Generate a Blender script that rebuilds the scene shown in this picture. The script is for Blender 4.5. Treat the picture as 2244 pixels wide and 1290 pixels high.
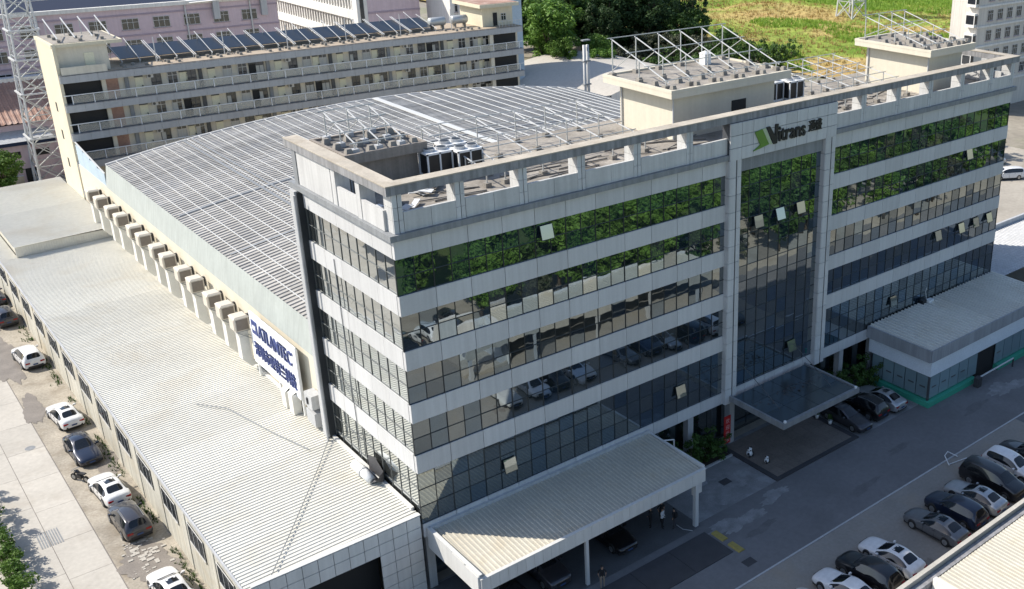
import bpy, math, random
from mathutils import Vector, Matrix
RN = random.Random(11)
scene = bpy.context.scene
col = scene.collection
for o in list(bpy.data.objects):
    bpy.data.objects.remove(o)

# ---------------------------------------------------------------- camera
CAM = Vector((-24.176, -52.546, 45.09)); YAW, PIT, ROL = 0.7430, -0.3680, 0.0100
d = Vector((math.cos(PIT)*math.sin(YAW), math.cos(PIT)*math.cos(YAW), math.sin(PIT)))
r = d.cross(Vector((0, 0, 1))).normalized(); u = r.cross(d)
r2 = r*math.cos(ROL) + u*math.sin(ROL); u2 = -r*math.sin(ROL) + u*math.cos(ROL)
cd = bpy.data.cameras.new('camera'); cam = bpy.data.objects.new('camera', cd); col.objects.link(cam)
M = Matrix.Identity(4)
for i in range(3):
    M[i][0] = r2[i]; M[i][1] = u2[i]; M[i][2] = -d[i]; M[i][3] = CAM[i]
cam.matrix_world = M
cd.sensor_width = 36.0; cd.sensor_fit = 'HORIZONTAL'; cd.lens = 36.0*2248.146/2244.0
cd.shift_x = -417.79/2244.0; cd.shift_y = -83.59/2244.0
cd.clip_start = 0.5; cd.clip_end = 6000
scene.camera = cam

# ---------------------------------------------------------------- light
SUN_EL = math.radians(42.0); SUN_AZ = math.radians(-45.0)      # clockwise from +Y
sd = Vector((math.cos(SUN_EL)*math.sin(SUN_AZ), math.cos(SUN_EL)*math.cos(SUN_AZ), math.sin(SUN_EL)))
sl = bpy.data.lights.new('sun', 'SUN'); sun = bpy.data.objects.new('sun', sl); col.objects.link(sun)
sl.energy = 5.0; sl.angle = math.radians(0.55); sl.color = (1.0, 0.93, 0.82)
sun.rotation_euler = (-sd).to_track_quat('-Z', 'Y').to_euler(); sun.location = (-60, 60, 90)
world = bpy.data.worlds.new('World'); scene.world = world; world.use_nodes = True
wn = world.node_tree; wn.nodes.clear()
sky = wn.nodes.new('ShaderNodeTexSky'); sky.sky_type = 'NISHITA'; sky.sun_disc = False
sky.sun_elevation = SUN_EL; sky.sun_rotation = SUN_AZ % (2*math.pi); sky.air_density = 1.0; sky.dust_density = 1.0; sky.ozone_density = 1.2
bg = wn.nodes.new('ShaderNodeBackground'); bg.inputs['Strength'].default_value = 0.145
wo = wn.nodes.new('ShaderNodeOutputWorld')
wn.links.new(sky.outputs[0], bg.inputs[0]); wn.links.new(bg.outputs[0], wo.inputs[0])
scene.view_settings.view_transform = 'Standard'; scene.view_settings.look = 'None'
scene.view_settings.exposure = 0.40; scene.view_settings.gamma = 1.0
scene.render.engine = 'CYCLES'
scene.cycles.max_bounces = 6; scene.cycles.transparent_max_bounces = 10; scene.cycles.glossy_bounces = 3
scene.cycles.diffuse_bounces = 3; scene.cycles.caustics_reflective = False; scene.cycles.caustics_refractive = False

# ---------------------------------------------------------------- helpers
class MB:
    """collects shapes and links them as one mesh"""
    def __init__(s): s.v = []; s.f = []
    def add(s, vs, fs):
        n = len(s.v); s.v += [tuple(p) for p in vs]; s.f += [tuple(i+n for i in f) for f in fs]; return s
    def box(s, x0, x1, y0, y1, z0, z1):
        return s.add([(x0,y0,z0),(x1,y0,z0),(x1,y1,z0),(x0,y1,z0),(x0,y0,z1),(x1,y0,z1),(x1,y1,z1),(x0,y1,z1)],
                     [(0,3,2,1),(4,5,6,7),(0,1,5,4),(1,2,6,5),(2,3,7,6),(3,0,4,7)])
    def bar(s, a, b, w, h=None, up=(0,0,1)):
        a = Vector(a); b = Vector(b); h = h or w; t = (b-a).normalized(); U = Vector(up)
        if abs(t.dot(U)) > .98: U = Vector((1,0,0))
        sx = t.cross(U).normalized()*w/2; sy = sx.cross(t).normalized()*h/2
        vs = [p+i*sx+j*sy for p in (a, b) for i, j in ((-1,-1),(1,-1),(1,1),(-1,1))]
        return s.add(vs, [(3,2,1,0),(4,5,6,7),(0,1,5,4),(1,2,6,5),(2,3,7,6),(3,0,4,7)])
    def tube(s, pts, rad, n=6):
        pts = [Vector(p) for p in pts]; rad = rad if isinstance(rad, (list, tuple)) else [rad]*len(pts)
        vs = []; fs = []
        for i, p in enumerate(pts):
            t = (pts[min(i+1, len(pts)-1)]-pts[max(i-1, 0)]).normalized()
            a = t.cross(Vector((0,0,1)));
            if a.length < .05: a = Vector((1,0,0))
            a.normalize(); b = t.cross(a)
            for k in range(n):
                g = 2*math.pi*k/n; vs.append(p+(a*math.cos(g)+b*math.sin(g))*rad[i])
        for i in range(len(pts)-1):
            for k in range(n):
                fs.append((i*n+k, i*n+(k+1)%n, (i+1)*n+(k+1)%n, (i+1)*n+k))
        fs.append(tuple(range(n))[::-1]); fs.append(tuple((len(pts)-1)*n+k for k in range(n)))
        return s.add(vs, fs)
    def quad(s, a, b, c, e): return s.add([a,b,c,e], [(0,1,2,3)])
    def prism(s, poly, y0, y1, axis='y'):
        """poly: 2D outline, extruded along an axis"""
        n = len(poly)
        mk = {'y': lambda p, t: (p[0], t, p[1]), 'x': lambda p, t: (t, p[0], p[1]), 'z': lambda p, t: (p[0], p[1], t)}[axis]
        return s.add([mk(p, y0) for p in poly]+[mk(p, y1) for p in poly],
                     [tuple(range(n)), tuple(range(2*n-1, n-1, -1))]+[(i, i+n, (i+1) % n+n, (i+1) % n) for i in range(n)])
    def mesh(s, name, m, smooth=False):
        me = bpy.data.meshes.new(name); me.from_pydata(s.v, [], s.f)
        if m: me.materials.append(m)
        if smooth: me.polygons.foreach_set('use_smooth', [True]*len(me.polygons))
        me.update(); return me
    def build(s, name, m, parent=None, smooth=False): return inst(name, s.mesh(name, m, smooth), parent)

WB = {}
def base(o): return WB.get(o.name, Vector((0,0,0))) if o else Vector((0,0,0))
def inst(name, me, parent=None, loc=(0,0,0), rot=(0,0,0), scale=None):
    """an object on (shared) mesh data; loc is in world space, parents here are never rotated"""
    o = bpy.data.objects.new(name, me); col.objects.link(o)
    loc = Vector(loc)
    if parent: o.parent = parent
    o.location = loc-base(parent); o.rotation_euler = rot; WB[o.name] = loc
    if scale is not None: o.scale = scale
    return o
def tag(o, label=None, cat=None, group=None, kind=None):
    if label: o['label'] = label
    if cat: o['category'] = cat
    if group: o['group'] = group
    if kind: o['kind'] = kind
    return o
def thing(name, label, cat, loc=(0,0,0), group=None, rz=0):
    o = bpy.data.objects.new(name, None); col.objects.link(o); o.location = loc; o.rotation_euler = (0,0,rz)
    o.empty_display_size = .3; WB[o.name] = Vector(loc)
    return tag(o, label, cat, group)
def struct(o): o['kind'] = 'structure'; return o
def local(name, me, parent, loc=(0,0,0), rot=(0,0,0), mat=None):
    """child placed in its parent's own coordinates (for things that are turned)"""
    o = bpy.data.objects.new(name, me); col.objects.link(o); o.parent = parent; o.location = loc; o.rotation_euler = rot
    if mat:
        o.material_slots[0].link = 'OBJECT'; o.material_slots[0].material = mat
    return o
def copy_tree(o, parent=None):
    c = o.copy(); col.objects.link(c)
    if parent: c.parent = parent
    for ch in list(o.children): copy_tree(ch, c)
    return c

# ---------------------------------------------------------------- materials
def ramp(nt, fac, stops):
    n = nt.nodes.new('ShaderNodeValToRGB'); e = n.color_ramp.elements
    while len(e) < len(stops): e.new(.5)
    for i, (p, c) in enumerate(stops): e[i].position = p; e[i].color = (c if len(c) == 4 else (*c, 1)) if not isinstance(c, (int, float)) else (c, c, c, 1)
    nt.links.new(fac, n.inputs[0]); return n.outputs[0]
def noise(nt, vec, scale, detail=4, rough=.55, dist=0):
    n = nt.nodes.new('ShaderNodeTexNoise'); n.inputs['Scale'].default_value = scale; n.inputs['Detail'].default_value = detail
    n.inputs['Roughness'].default_value = rough; n.inputs['Distortion'].default_value = dist; nt.links.new(vec, n.inputs['Vector']); return n.outputs[0]
def mapping(nt, vec, sc):
    n = nt.nodes.new('ShaderNodeMapping'); n.inputs['Scale'].default_value = sc; nt.links.new(vec, n.inputs[0]); return n.outputs[0]
def mul(nt, a, b, fac=1.0, mode='MULTIPLY'):
    n = nt.nodes.new('ShaderNodeMix'); n.data_type = 'RGBA'; n.blend_type = mode
    if isinstance(fac, (int, float)): n.inputs['Factor'].default_value = fac
    else: nt.links.new(fac, n.inputs['Factor'])
    for i, x in ((6, a), (7, b)):
        if isinstance(x, tuple): n.inputs[i].default_value = (*x, 1) if len(x) == 3 else x
        else: nt.links.new(x, n.inputs[i])
    return n.outputs[2]
def base_mat(name):
    m = bpy.data.materials.new(name); m.use_nodes = True; nt = m.node_tree
    b = nt.nodes['Principled BSDF']; return m, nt, b
def mat(name, c, rough=.6, var=.18, scale=.6, fine=.1, metal=0.0, streak=0.0, dirt=None, dirt_amt=.35, dirt_scale=.25, rnd=0.0, bump=0.0, bump_scale=20, spec=.5, obj=False, lay=0.0):
    m, nt, b = base_mat(name)
    if obj:
        tc = nt.nodes.new('ShaderNodeTexCoord'); P = tc.outputs['Object']
    else:
        g = nt.nodes.new('ShaderNodeNewGeometry'); P = g.outputs['Position']
    cc = tuple(c)
    n1 = noise(nt, P, scale, 5); cur = mul(nt, cc, ramp(nt, n1, [(.25, 1-var), (.75, 1+var*.35)]))
    if fine:
        n2 = noise(nt, P, scale*14, 3, .6); cur = mul(nt, cur, ramp(nt, n2, [(.3, 1-fine), (.7, 1.0+fine*.4)]))
    if streak:
        n3 = noise(nt, mapping(nt, P, (3.2, 3.2, .10)), 1.0, 4, .6); cur = mul(nt, cur, ramp(nt, n3, [(.38, 1.0-streak), (.62, 1.0)]))
    if lay:
        n5 = noise(nt, mapping(nt, P, (.10, 2.4, .1)), 1.0, 4, .65); cur = mul(nt, cur, ramp(nt, n5, [(.36, 1.0-lay), (.64, 1.0+lay*.45)]))
    if dirt:
        n4 = noise(nt, P, dirt_scale, 7, .62, .4); cur = mul(nt, cur, tuple(dirt), ramp(nt, n4, [(.5, 0.0), (.72, dirt_amt)]), 'MIX')
    if rnd:
        oi = nt.nodes.new('ShaderNodeObjectInfo'); cur = mul(nt, cur, ramp(nt, oi.outputs['Random'], [(0, 1-rnd), (1, 1+rnd*.3)]))
    nt.links.new(cur, b.inputs['Base Color'])
    b.inputs['Roughness'].default_value = rough; b.inputs['Metallic'].default_value = metal; b.inputs['Specular IOR Level'].default_value = spec
    if bump:
        bn = nt.nodes.new('ShaderNodeBump'); bn.inputs['Strength'].default_value = bump; bn.inputs['Distance'].default_value = .02
        nt.links.new(noise(nt, P, bump_scale, 4), bn.inputs['Height']); nt.links.new(bn.outputs[0], b.inputs['Normal'])
    return m
def plain(name, c, rough=.5, metal=0.0, spec=.5, coat=0.0):
    m, nt, b = base_mat(name); b.inputs['Base Color'].default_value = (*c, 1); b.inputs['Roughness'].default_value = rough
    b.inputs['Metallic'].default_value = metal; b.inputs['Specular IOR Level'].default_value = spec; b.inputs['Coat Weight'].default_value = coat
    b.inputs['Coat Roughness'].default_value = .04
    return m
def glass_mat(name, body, refl=(.55,.60,.62), fac=.55, rough=.015, rnd=.15):
    """coated curtain-wall glass: a mirror film over a dark body"""
    m = bpy.data.materials.new(name); m.use_nodes = True; nt = m.node_tree; nt.nodes.clear()
    out = nt.nodes.new('ShaderNodeOutputMaterial'); mx = nt.nodes.new('ShaderNodeMixShader')
    df = nt.nodes.new('ShaderNodeBsdfDiffuse'); gl = nt.nodes.new('ShaderNodeBsdfAnisotropic') if False else nt.nodes.new('ShaderNodeBsdfGlossy')
    oi = nt.nodes.new('ShaderNodeObjectInfo')
    nt.links.new(mul(nt, tuple(body), ramp(nt, oi.outputs['Random'], [(0, 1-rnd*2), (1, 1.0)])), df.inputs[0])
    gl.inputs['Color'].default_value = (*refl, 1); gl.inputs['Roughness'].default_value = rough
    lw = nt.nodes.new('ShaderNodeLayerWeight'); lw.inputs[0].default_value = .35
    f = ramp(nt, lw.outputs['Facing'], [(0.0, fac*.75), (1.0, min(1.0, fac*1.7))])
    g = nt.nodes.new('ShaderNodeNewGeometry')
    bn = nt.nodes.new('ShaderNodeBump'); bn.inputs['Strength'].default_value = .06; bn.inputs['Distance'].default_value = .05
    nt.links.new(noise(nt, g.outputs['Position'], .9, 1), bn.inputs['Height']); nt.links.new(bn.outputs[0], gl.inputs['Normal'])
    nt.links.new(f, mx.inputs[0]); nt.links.new(df.outputs[0], mx.inputs[1]); nt.links.new(gl.outputs[0], mx.inputs[2]); nt.links.new(mx.outputs[0], out.inputs[0])
    return m
def leaf_mat(name, c1, c2, trans=.25):
    m, nt, b = base_mat(name)
    g = nt.nodes.new('ShaderNodeNewGeometry'); oi = nt.nodes.new('ShaderNodeObjectInfo')
    n = noise(nt, g.outputs['Position'], .55, 3); n2 = noise(nt, g.outputs['Position'], 5.0, 2)
    c = mul(nt, ramp(nt, n, [(.3, c1), (.7, c2)]), ramp(nt, n2, [(.3, .7), (.7, 1.25)]))
    c = mul(nt, c, ramp(nt, oi.outputs['Random'], [(0, .75), (1, 1.15)]))
    nt.links.new(c, b.inputs['Base Color']); b.inputs['Roughness'].default_value = .55; b.inputs['Specular IOR Level'].default_value = .25
    tr = nt.nodes.new('ShaderNodeBsdfTranslucent'); nt.links.new(c, tr.inputs[0])
    mx = nt.nodes.new('ShaderNodeMixShader'); mx.inputs[0].default_value = trans
    out = nt.nodes['Material Output']; nt.links.new(b.outputs[0], mx.inputs[1]); nt.links.new(tr.outputs[0], mx.inputs[2]); nt.links.new(mx.outputs[0], out.inputs[0])
    return m
def see_through_mat(name, c, alpha):
    m, nt, b = base_mat(name); b.inputs['Base Color'].default_value = (*c, 1); b.inputs['Roughness'].default_value = .4; b.inputs['Alpha'].default_value = alpha
    return m
MT = dict(
    panel=mat('cladding_white', (.60,.605,.61), .45, .06, .5, .04, streak=.09, rnd=.10),
    panel_top=mat('parapet_white', (.60,.60,.595), .5, .08, .5, .05, streak=.14, rnd=.07),
    joint=plain('joint_dark', (.05,.055,.065), .8),
    core=plain('core_dark', (.03,.035,.04), .9),
    ledge=mat('ledge_grey', (.27,.285,.30), .6, .15, .8, .08, streak=.2),
    coping=mat('coping_concrete', (.49,.44,.365), .85, .3, .5, .15, dirt=(.27,.21,.14), dirt_amt=.5, dirt_scale=.6, bump=.2),
    fascia=mat('coping_fascia', (.33,.33,.34), .75, .25, .7, .1, streak=.35),
    glass=glass_mat('facade_glass', (.022,.032,.038), (.56,.63,.66), .54), glass_blind=glass_mat('facade_glass_blind', (.075,.085,.09), (.46,.53,.58), .36), glass_blue=glass_mat('facade_glass_blue', (.018,.032,.050), (.46,.58,.68), .46),  # facade glass body raised slightly: sky haze over reflections is put into its colour
    glass_left=glass_mat('side_glass', (.09,.10,.10), (.72,.75,.74), .75),  # paler body: the annex roof's reflection is partly put into the colour
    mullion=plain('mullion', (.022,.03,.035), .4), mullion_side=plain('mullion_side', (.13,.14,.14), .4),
    open_glass=glass_mat('open_glass', (.20,.22,.19), (.62,.66,.64), .40),
    white_frame=plain('white_frame', (.75,.76,.76), .4),
    deck=mat('roof_deck', (.36,.33,.29), .9, .4, .35, .25, dirt=(.12,.10,.08), dirt_amt=.7, dirt_scale=.5),
    cream=mat('cream_render', (.66,.61,.50), .85, .08, .25, .04, streak=.05, dirt=(.45,.40,.30), dirt_amt=.25),
    beige=mat('dorm_render', (.70,.65,.54), .85, .10, .3, .06, streak=.08),
    beige_light=mat('dorm_end_render', (.68,.62,.47), .85, .08, .3, .05, streak=.06),
    slab=mat('slab_tile', (.44,.45,.46), .6, .12, .4, .06, streak=.07),
    footing=mat('footing_concrete', (.30,.28,.25), .9, .3, 2, .2),
    dark=plain('dark_opening', (.012,.013,.015), .7),
    steel=plain('galvanised_steel', (.48,.50,.50), .45, .45),
    white_steel=plain('white_steel', (.56,.57,.57), .5),
    black=plain('black_plastic', (.012,.013,.016), .45),
    solar=plain('solar_glass', (.008,.011,.018), .28, 0, .3),
    annex_roof=mat('annex_sheet', (.70,.685,.62), .5, .08, .16, .07, dirt=(.56,.50,.39), dirt_amt=.45, dirt_scale=.22, rnd=.09),
    annex_wall=mat('annex_wall', (.62,.60,.52), .7, .18, .3, .1, streak=.28, dirt=(.45,.36,.22), dirt_amt=.5, dirt_scale=.35),
    tile=mat('fascia_tile', (.66,.66,.64), .4, .08, .6, .03, streak=.08, rnd=.05),
    arch=mat('arch_sheet', (.51,.49,.455), .62, .16, .25, .16, dirt=(.33,.33,.33), dirt_amt=.6, dirt_scale=.35, rnd=.12, lay=.30), arch_old=mat('arch_sheet_old', (.47,.46,.44), .62, .12, .1, .10, metal=.0, dirt=(.34,.34,.34), dirt_amt=.55, dirt_scale=.2, rnd=.10),
    arch_trim=mat('arch_flashing', (.43,.465,.445), .6, .1, .3, .05, streak=.12),
    carport=mat('carport_sheet', (.55,.52,.44), .5, .16, .25, .08, dirt=(.40,.32,.20), dirt_amt=.4, dirt_scale=.5),
    lgrey=mat('light_grey_metal', (.50,.51,.52), .5, .1, .5, .05, streak=.15),
    brown_box=mat('cooler_case', (.60,.55,.47), .7, .1, .8, .06, obj=True),
    cooler_shade_face=mat('cooler_pad_shaded', (.22,.19,.16), .85, .15, 3, .15, obj=True),  # dark tone stands for shade on the face turned from the sun
    duct=mat('cooler_duct', (.70,.69,.64), .6, .12, .8, .06, obj=True),
    sign=plain('sign_white', (.82,.84,.88), .35),
    sign_blue=plain('sign_blue', (.04,.06,.19), .5),
    logo_green=mat('logo_green', (.13,.26,.035), .5, .15, 2, .1),
    logo_pale=plain('logo_pale_green', (.42,.50,.32), .5),
    red=plain('red_sign', (.45,.02,.02), .5),
    pale_red=plain('red_sign_text', (.7,.35,.35), .5),
    yellow=mat('yellow_paint', (.38,.31,.09), .7, .2, 3, .2),
    pink=mat('pink_render', (.62,.50,.54), .85, .10, .12, .05, streak=.08, dirt=(.48,.38,.42), dirt_amt=.3),
    pink_band=mat('pink_band', (.40,.32,.37), .85, .1),
    white_wall=mat('white_wall', (.78,.76,.72), .8, .08, .2, .04, streak=.14),
    blue_wall=mat('pale_blue_wall', (.42,.52,.60), .7, .08, .3),
    apt=mat('apartment_render', (.66,.62,.56), .85, .1, .2, .05, streak=.16),
    rust=mat('rust_sheet', (.42,.25,.19), .75, .35, .3, .2, dirt=(.60,.46,.38), dirt_amt=.7, dirt_scale=.4),
    blue_eave=plain('blue_eave', (.022,.032,.062), .8, 0, .2),
    window=glass_mat('window_glass', (.030,.034,.040), (.5,.53,.55), .16, .05),
    curtain=plain('curtain', (.50,.49,.45), .8),
    frame=plain('window_frame', (.55,.55,.54), .5),
    dark_frame=plain('dark_frame', (.07,.075,.08), .5),
    door=mat('cream_door', (.78,.74,.55), .6, .05, obj=True),
    concrete=mat('yard_concrete', (.40,.365,.31), .85, .25, .12, .12, dirt=(.22,.19,.155), dirt_amt=.7, dirt_scale=.16, bump=.15, bump_scale=6),
    slab_road=mat('road_slab', (.50,.475,.43), .85, .16, .2, .1, dirt=(.33,.29,.24), dirt_amt=.6, dirt_scale=.22, rnd=.10, bump=.12, bump_scale=8),
    verge=mat('parking_verge', (.42,.38,.315), .9, .35, .4, .25, dirt=(.20,.165,.12), dirt_amt=.85, dirt_scale=.45, bump=.3, bump_scale=5),
    wet=mat('damp_patch', (.235,.21,.185), .6, .3, .8, .2),
    asphalt=mat('asphalt', (.185,.185,.19), .88, .2, .18, .12, dirt=(.13,.13,.132), dirt_amt=.7, dirt_scale=.2, bump=.15, bump_scale=30),
    lot=mat('front_lot_concrete', (.29,.275,.25), .85, .2, .3, .12, dirt=(.27,.23,.18), dirt_amt=.7, dirt_scale=.3, bump=.15, bump_scale=8),
    apron=mat('apron_concrete', (.25,.255,.26), .8, .3, .5, .15, dirt=(.42,.44,.46), dirt_amt=.7, dirt_scale=.4),
    paving=mat('entrance_paving', (.22,.19,.165), .75, .15, .5, .2, rnd=.12),
    kerb_dark=mat('kerb_granite', (.06,.06,.065), .7, .2, 1),
    green_base=mat('green_plinth', (.06,.42,.28), .6, .12, .6),
    earth=mat('ground_earth', (.30,.27,.22), .95, .3, .05, .2, dirt=(.14,.17,.07), dirt_amt=.8, dirt_scale=.03),
    worn=mat('worn_asphalt', (.30,.305,.31), .85, .4, 1.2, .3), tar=mat('tar_patch', (.160,.160,.164), .85, .25, 1.0, .2),
    bark=mat('bark', (.12,.095,.07), .9, .3, 3, .3, obj=True),
    leaf_bright=leaf_mat('leaf_bright', (.065,.145,.02), (.16,.28,.05)),
    leaf_mid=leaf_mat('leaf_mid', (.04,.09,.02), (.09,.165,.038)),
    leaf_dark=leaf_mat('leaf_dark', (.028,.06,.022), (.07,.125,.042)),
    leaf_grey=leaf_mat('leaf_grey', (.06,.075,.045), (.11,.12,.075)),
    grass_blade=leaf_mat('grass_blade', (.20,.36,.04), (.34,.47,.08), .35),
    grass_dry=leaf_mat('grass_dry', (.38,.27,.09), (.48,.34,.13), .3),
)
# ================================================================ ground
def sheet(name, x0, x1, y0, y1, z, m, parent=None):
    return MB().quad((x0,y0,z),(x1,y0,z),(x1,y1,z),(x0,y1,z)).build(name, m, parent)
struct(sheet('ground', -1500, 2500, -1500, 3000, -.03, MT['earth']))
struct(sheet('yard', -60, 130, -42, 128, -.018, MT['concrete']))
struct(sheet('front_lot', -30, 49, -37, -13.2, -.010, MT['lot']))
struct(sheet('side_road', 49, 130, -26, -13.2, -.009, MT['asphalt']))
struct(sheet('front_road', -20, 110, -13.2, -6.2, -.008, MT['asphalt']))
ap = struct(sheet('forecourt', .3, 64, -6.2, .6, -.004, MT['apron']))
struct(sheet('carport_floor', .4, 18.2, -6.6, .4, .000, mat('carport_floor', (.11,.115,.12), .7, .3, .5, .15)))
# parking bay lines and the kerb between road and lot
kb = MB()
for i in range(30): kb.box(-20+i*3.2, -20+i*3.2+3.18, -13.34, -13.2, -.02, .03)
struct(kb.build('kerb', MT['lgrey']))
# left road of concrete slabs
rd = struct(sheet('road', -24.3, -14.6, -40, 118, -.012, MT['wet']))
for c, (x0, x1) in enumerate(((-24.2, -20.0), (-19.98, -17.3), (-17.28, -14.65))):
    sm = MB().box(0, x1-x0-.02, 0, 4.97, -.05, .012).mesh('slab', MT['slab_road'])
    for k in range(24): inst('slab', sm, rd, (x0, -8+k*5.0+(c % 2)*.9, RN.uniform(-.002, .004)))
vg = struct(sheet('verge', -14.6, -10.2, -20, 100, -.008, MT['verge']))
def patch(name, cx, cy, rx, ry, z, m, n=90, wob=.3, parent=None):
    ph = [RN.uniform(0, 6.28) for _ in range(4)]
    pts = []
    for i in range(n):
        a = 2*math.pi*i/n; k = 1+wob*(math.sin(2*a+ph[0])*.5+math.sin(3*a+ph[1])*.4+math.sin(5*a+ph[2])*.25+math.sin(11*a+ph[3])*.18+math.sin(23*a+ph[1])*.10)+RN.gauss(0, .035)
        pts.append((cx+rx*k*math.cos(a), cy+ry*k*math.sin(a), z))
    return MB().add(pts, [tuple(range(n))]).build(name, m, parent)
for cx, cy, rx, ry in ((-14.3, 57, 1.5, 6.5), (-13.6, 68, 1.2, 3.5), (-12.8, 15.5, 1.7, 2.6), (-14.0, 44.5, .8, 3.0), (-11.6, 31, .9, 2.2)):
    patch('damp_patch', cx, cy, rx, ry, .022, MT['wet'], parent=vg)
# a drain grate and a manhole cover on the road
mg = MB()
for i in range(9): mg.box(-17.9+i*.16, -17.82+i*.16, 21.8, 24.0, .016, .03)
tag(mg.build('drain_grate', MT['ledge']), 'iron drain grate set in the pale concrete road beside the hedge', 'drain grate')
mh = MB().add([(-15.6+.38*math.cos(i*.393), 37.4+.38*math.sin(i*.393), .02) for i in range(16)], [tuple(range(16))])
tag(mh.build('manhole_cover', MT['ledge']), 'round iron manhole cover in the concrete road near a white sedan', 'manhole cover')
for n_, (px, py) in enumerate(((23.4, -3.6), (17.9, -11.8), (12.8, -11.9))):
    q = MB().box(px-.45, px+.45, py-.35, py+.35, -.008, .004+.003*n_)
    tag(q.build('manhole_cover', MT['kerb_dark']), ('dark oval manhole cover on the stained forecourt slab', 'dark square pit cover beside the yellow ramp block', 'dark square pit cover at the long side of the weighbridge')[n_], 'manhole cover')
for cx, cy, rx, ry in ((22.5, -4.2, 2.6, 1.3), (20.4, -8.0, 2.2, .8), (25.0, -7.4, 1.6, .5), (53.5, -9.6, 2.3, .9), (60, -10.5, 3, .8)):
    patch('worn_patch', cx, cy, rx, ry, -.002, MT['worn'], wob=.5, parent=ap)
for k_ in range(7):
    x0 = 10+k_*9.5; patch('tar_patch', x0+RN.uniform(-2, 2), -10.2+RN.uniform(-1.5, 1.5), RN.uniform(1, 2.4), RN.uniform(.2, .5), -.005, MT['tar'], wob=.4, parent=ap)
for k_ in range(26):
    x0 = 1.5+k_*1.78; 
    if k_ % 3 == 0: patch('oil_stain', 16+k_*1.25, -18.6+RN.uniform(-2, 2), .3, .45, -.006, MT['wet'], wob=.5, parent=ap)
# rubble at the foot of the annex wall
rb = MB()
for i in range(90):
    x, y, s = -12.9+RN.gauss(0, .55), 16.8+RN.gauss(0, 1.4), RN.uniform(.08, .34)
    rb.box(x, x+s, y, y+s*RN.uniform(.5, 1.2), -.01, .03+s*.12)
tag(rb.build('rubble', MT['slab_road']), 'broken concrete rubble scattered on the verge between parked cars', 'rubble', kind='stuff')
# entrance paving with dark granite kerb
ent = thing('entrance_terrace', 'raised brown paved terrace with dark kerb in front of main entrance', 'terrace', (31.4, -3.2, 0))
pv = MB().box(0, .985, 0, .985, 0, .075).mesh('paver', MT['paving'])
for i in range(9):
    for j in range(6): inst('paver', pv, ent, (26.9+i, -5.9+j, 0))
for nm, b_ in (('kerb', (26.45, 36.35, -6.3, -5.92)), ('kerb', (26.45, 26.88, -5.91, .1)), ('kerb', (35.9, 36.35, -5.91, .1))):
    MB().box(*b_, -.004, .095).build(nm, MT['kerb_dark'], ent)
# weighbridge in front of the carport
wb = thing('weighbridge', 'dark steel weighbridge deck along the carport front', 'weighbridge', (9, -8.8, 0))
for i in range(5): MB().box(.6+i*3.45, .6+i*3.45+3.42, -10.3, -7.3, -.006, .05).build('deck_plate', MT['kerb_dark'], wb)
for n_, y in enumerate((-8.2, -9.9)):
    t_ = MB().prism([(18.05, .0), (18.15, .09), (18.55, .09), (18.65, 0)], y-.75, y+.45)
    tag(t_.build('ramp_block', MT['yellow']), ('yellow ramp block at the weighbridge end nearer the carport post', 'yellow ramp block at the weighbridge end nearer the road')[n_], 'ramp block', 'yellow ramp blocks')

# ================================================================ office building
L_, D_ = 64.7, 14.3
ob = thing('office_building', 'long six-storey office block with white bands and reflective glass', 'building', (32, 7, 0))
GZ = [(21.1, 23.4), (17.5, 19.8), (13.9, 16.2), (10.3, 12.6), (5.24, 9.0)]
SPZ = [(23.4, 24.6), (19.8, 21.1), (16.2, 17.5), (12.6, 13.9), (9.0, 10.3), (4.25, 5.24)]
WINGS = ((0.0, 26.4), (38.3, 64.7))
co = MB().box(.3, L_-.3, .35, D_, 4.25, 24.88).build('wall', MT['core'], ob)
MB().box(.4, L_-.3, .35, D_-.1, 24.88, 24.95).build('roof_deck', MT['deck'], ob)
# ground floor: dark set-back glazing and columns
MB().box(.5, L_-.4, 1.4, D_, 0, 4.24).build('ground_floor_wall', MT['core'], ob)
for i in range(28):
    x = .9+i*2.28
    MB().box(x, x+2.2, 1.33, 1.39, .3, 3.9).build('ground_floor_window', MT['glass'], ob)
for i in range(15):
    x = .2+i*4.55
    if not (27.9 < x < 36.5): MB().box(x, x+.55, .25, .85, 0, 4.24).build('column', MT['lgrey'], ob)
pm = {}
def panel(w, h, t, m):
    k = (round(w, 3), round(h, 3), round(t, 3), m.name)
    if k not in pm: pm[k] = MB().box(-w/2, w/2, 0, t, -h/2, h/2).mesh('cladding_panel', m)
    return pm[k]
for x0, x1 in WINGS:
    for z0, z1 in SPZ:
        for k in range(11):
            w = (x1-x0)/11
            inst('cladding_panel', panel(w-.035, z1-z0-.012, .3, MT['panel']), ob, (x0+(k+.5)*w, RN.uniform(-.004, .004), (z0+z1)/2))
for z0, z1 in SPZ:
    for k in range(5):
        w = 12.85/5
        inst('cladding_panel', panel(w-.025, z1-z0-.012, .3, MT['panel']), ob, (RN.uniform(-.004, .004), .32+(k+.5)*(12.85-.32)/5, (z0+z1)/2), (0,0,-math.pi/2), (1*(12.85-.32)/12.85,1,1))
    for k in range(6):   # far end wall
        inst('cladding_panel', panel(2.35, z1-z0-.012, .3, MT['panel']), ob, (L_, .4+(k+.5)*2.3, (z0+z1)/2), (0,0,math.pi/2))
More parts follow.
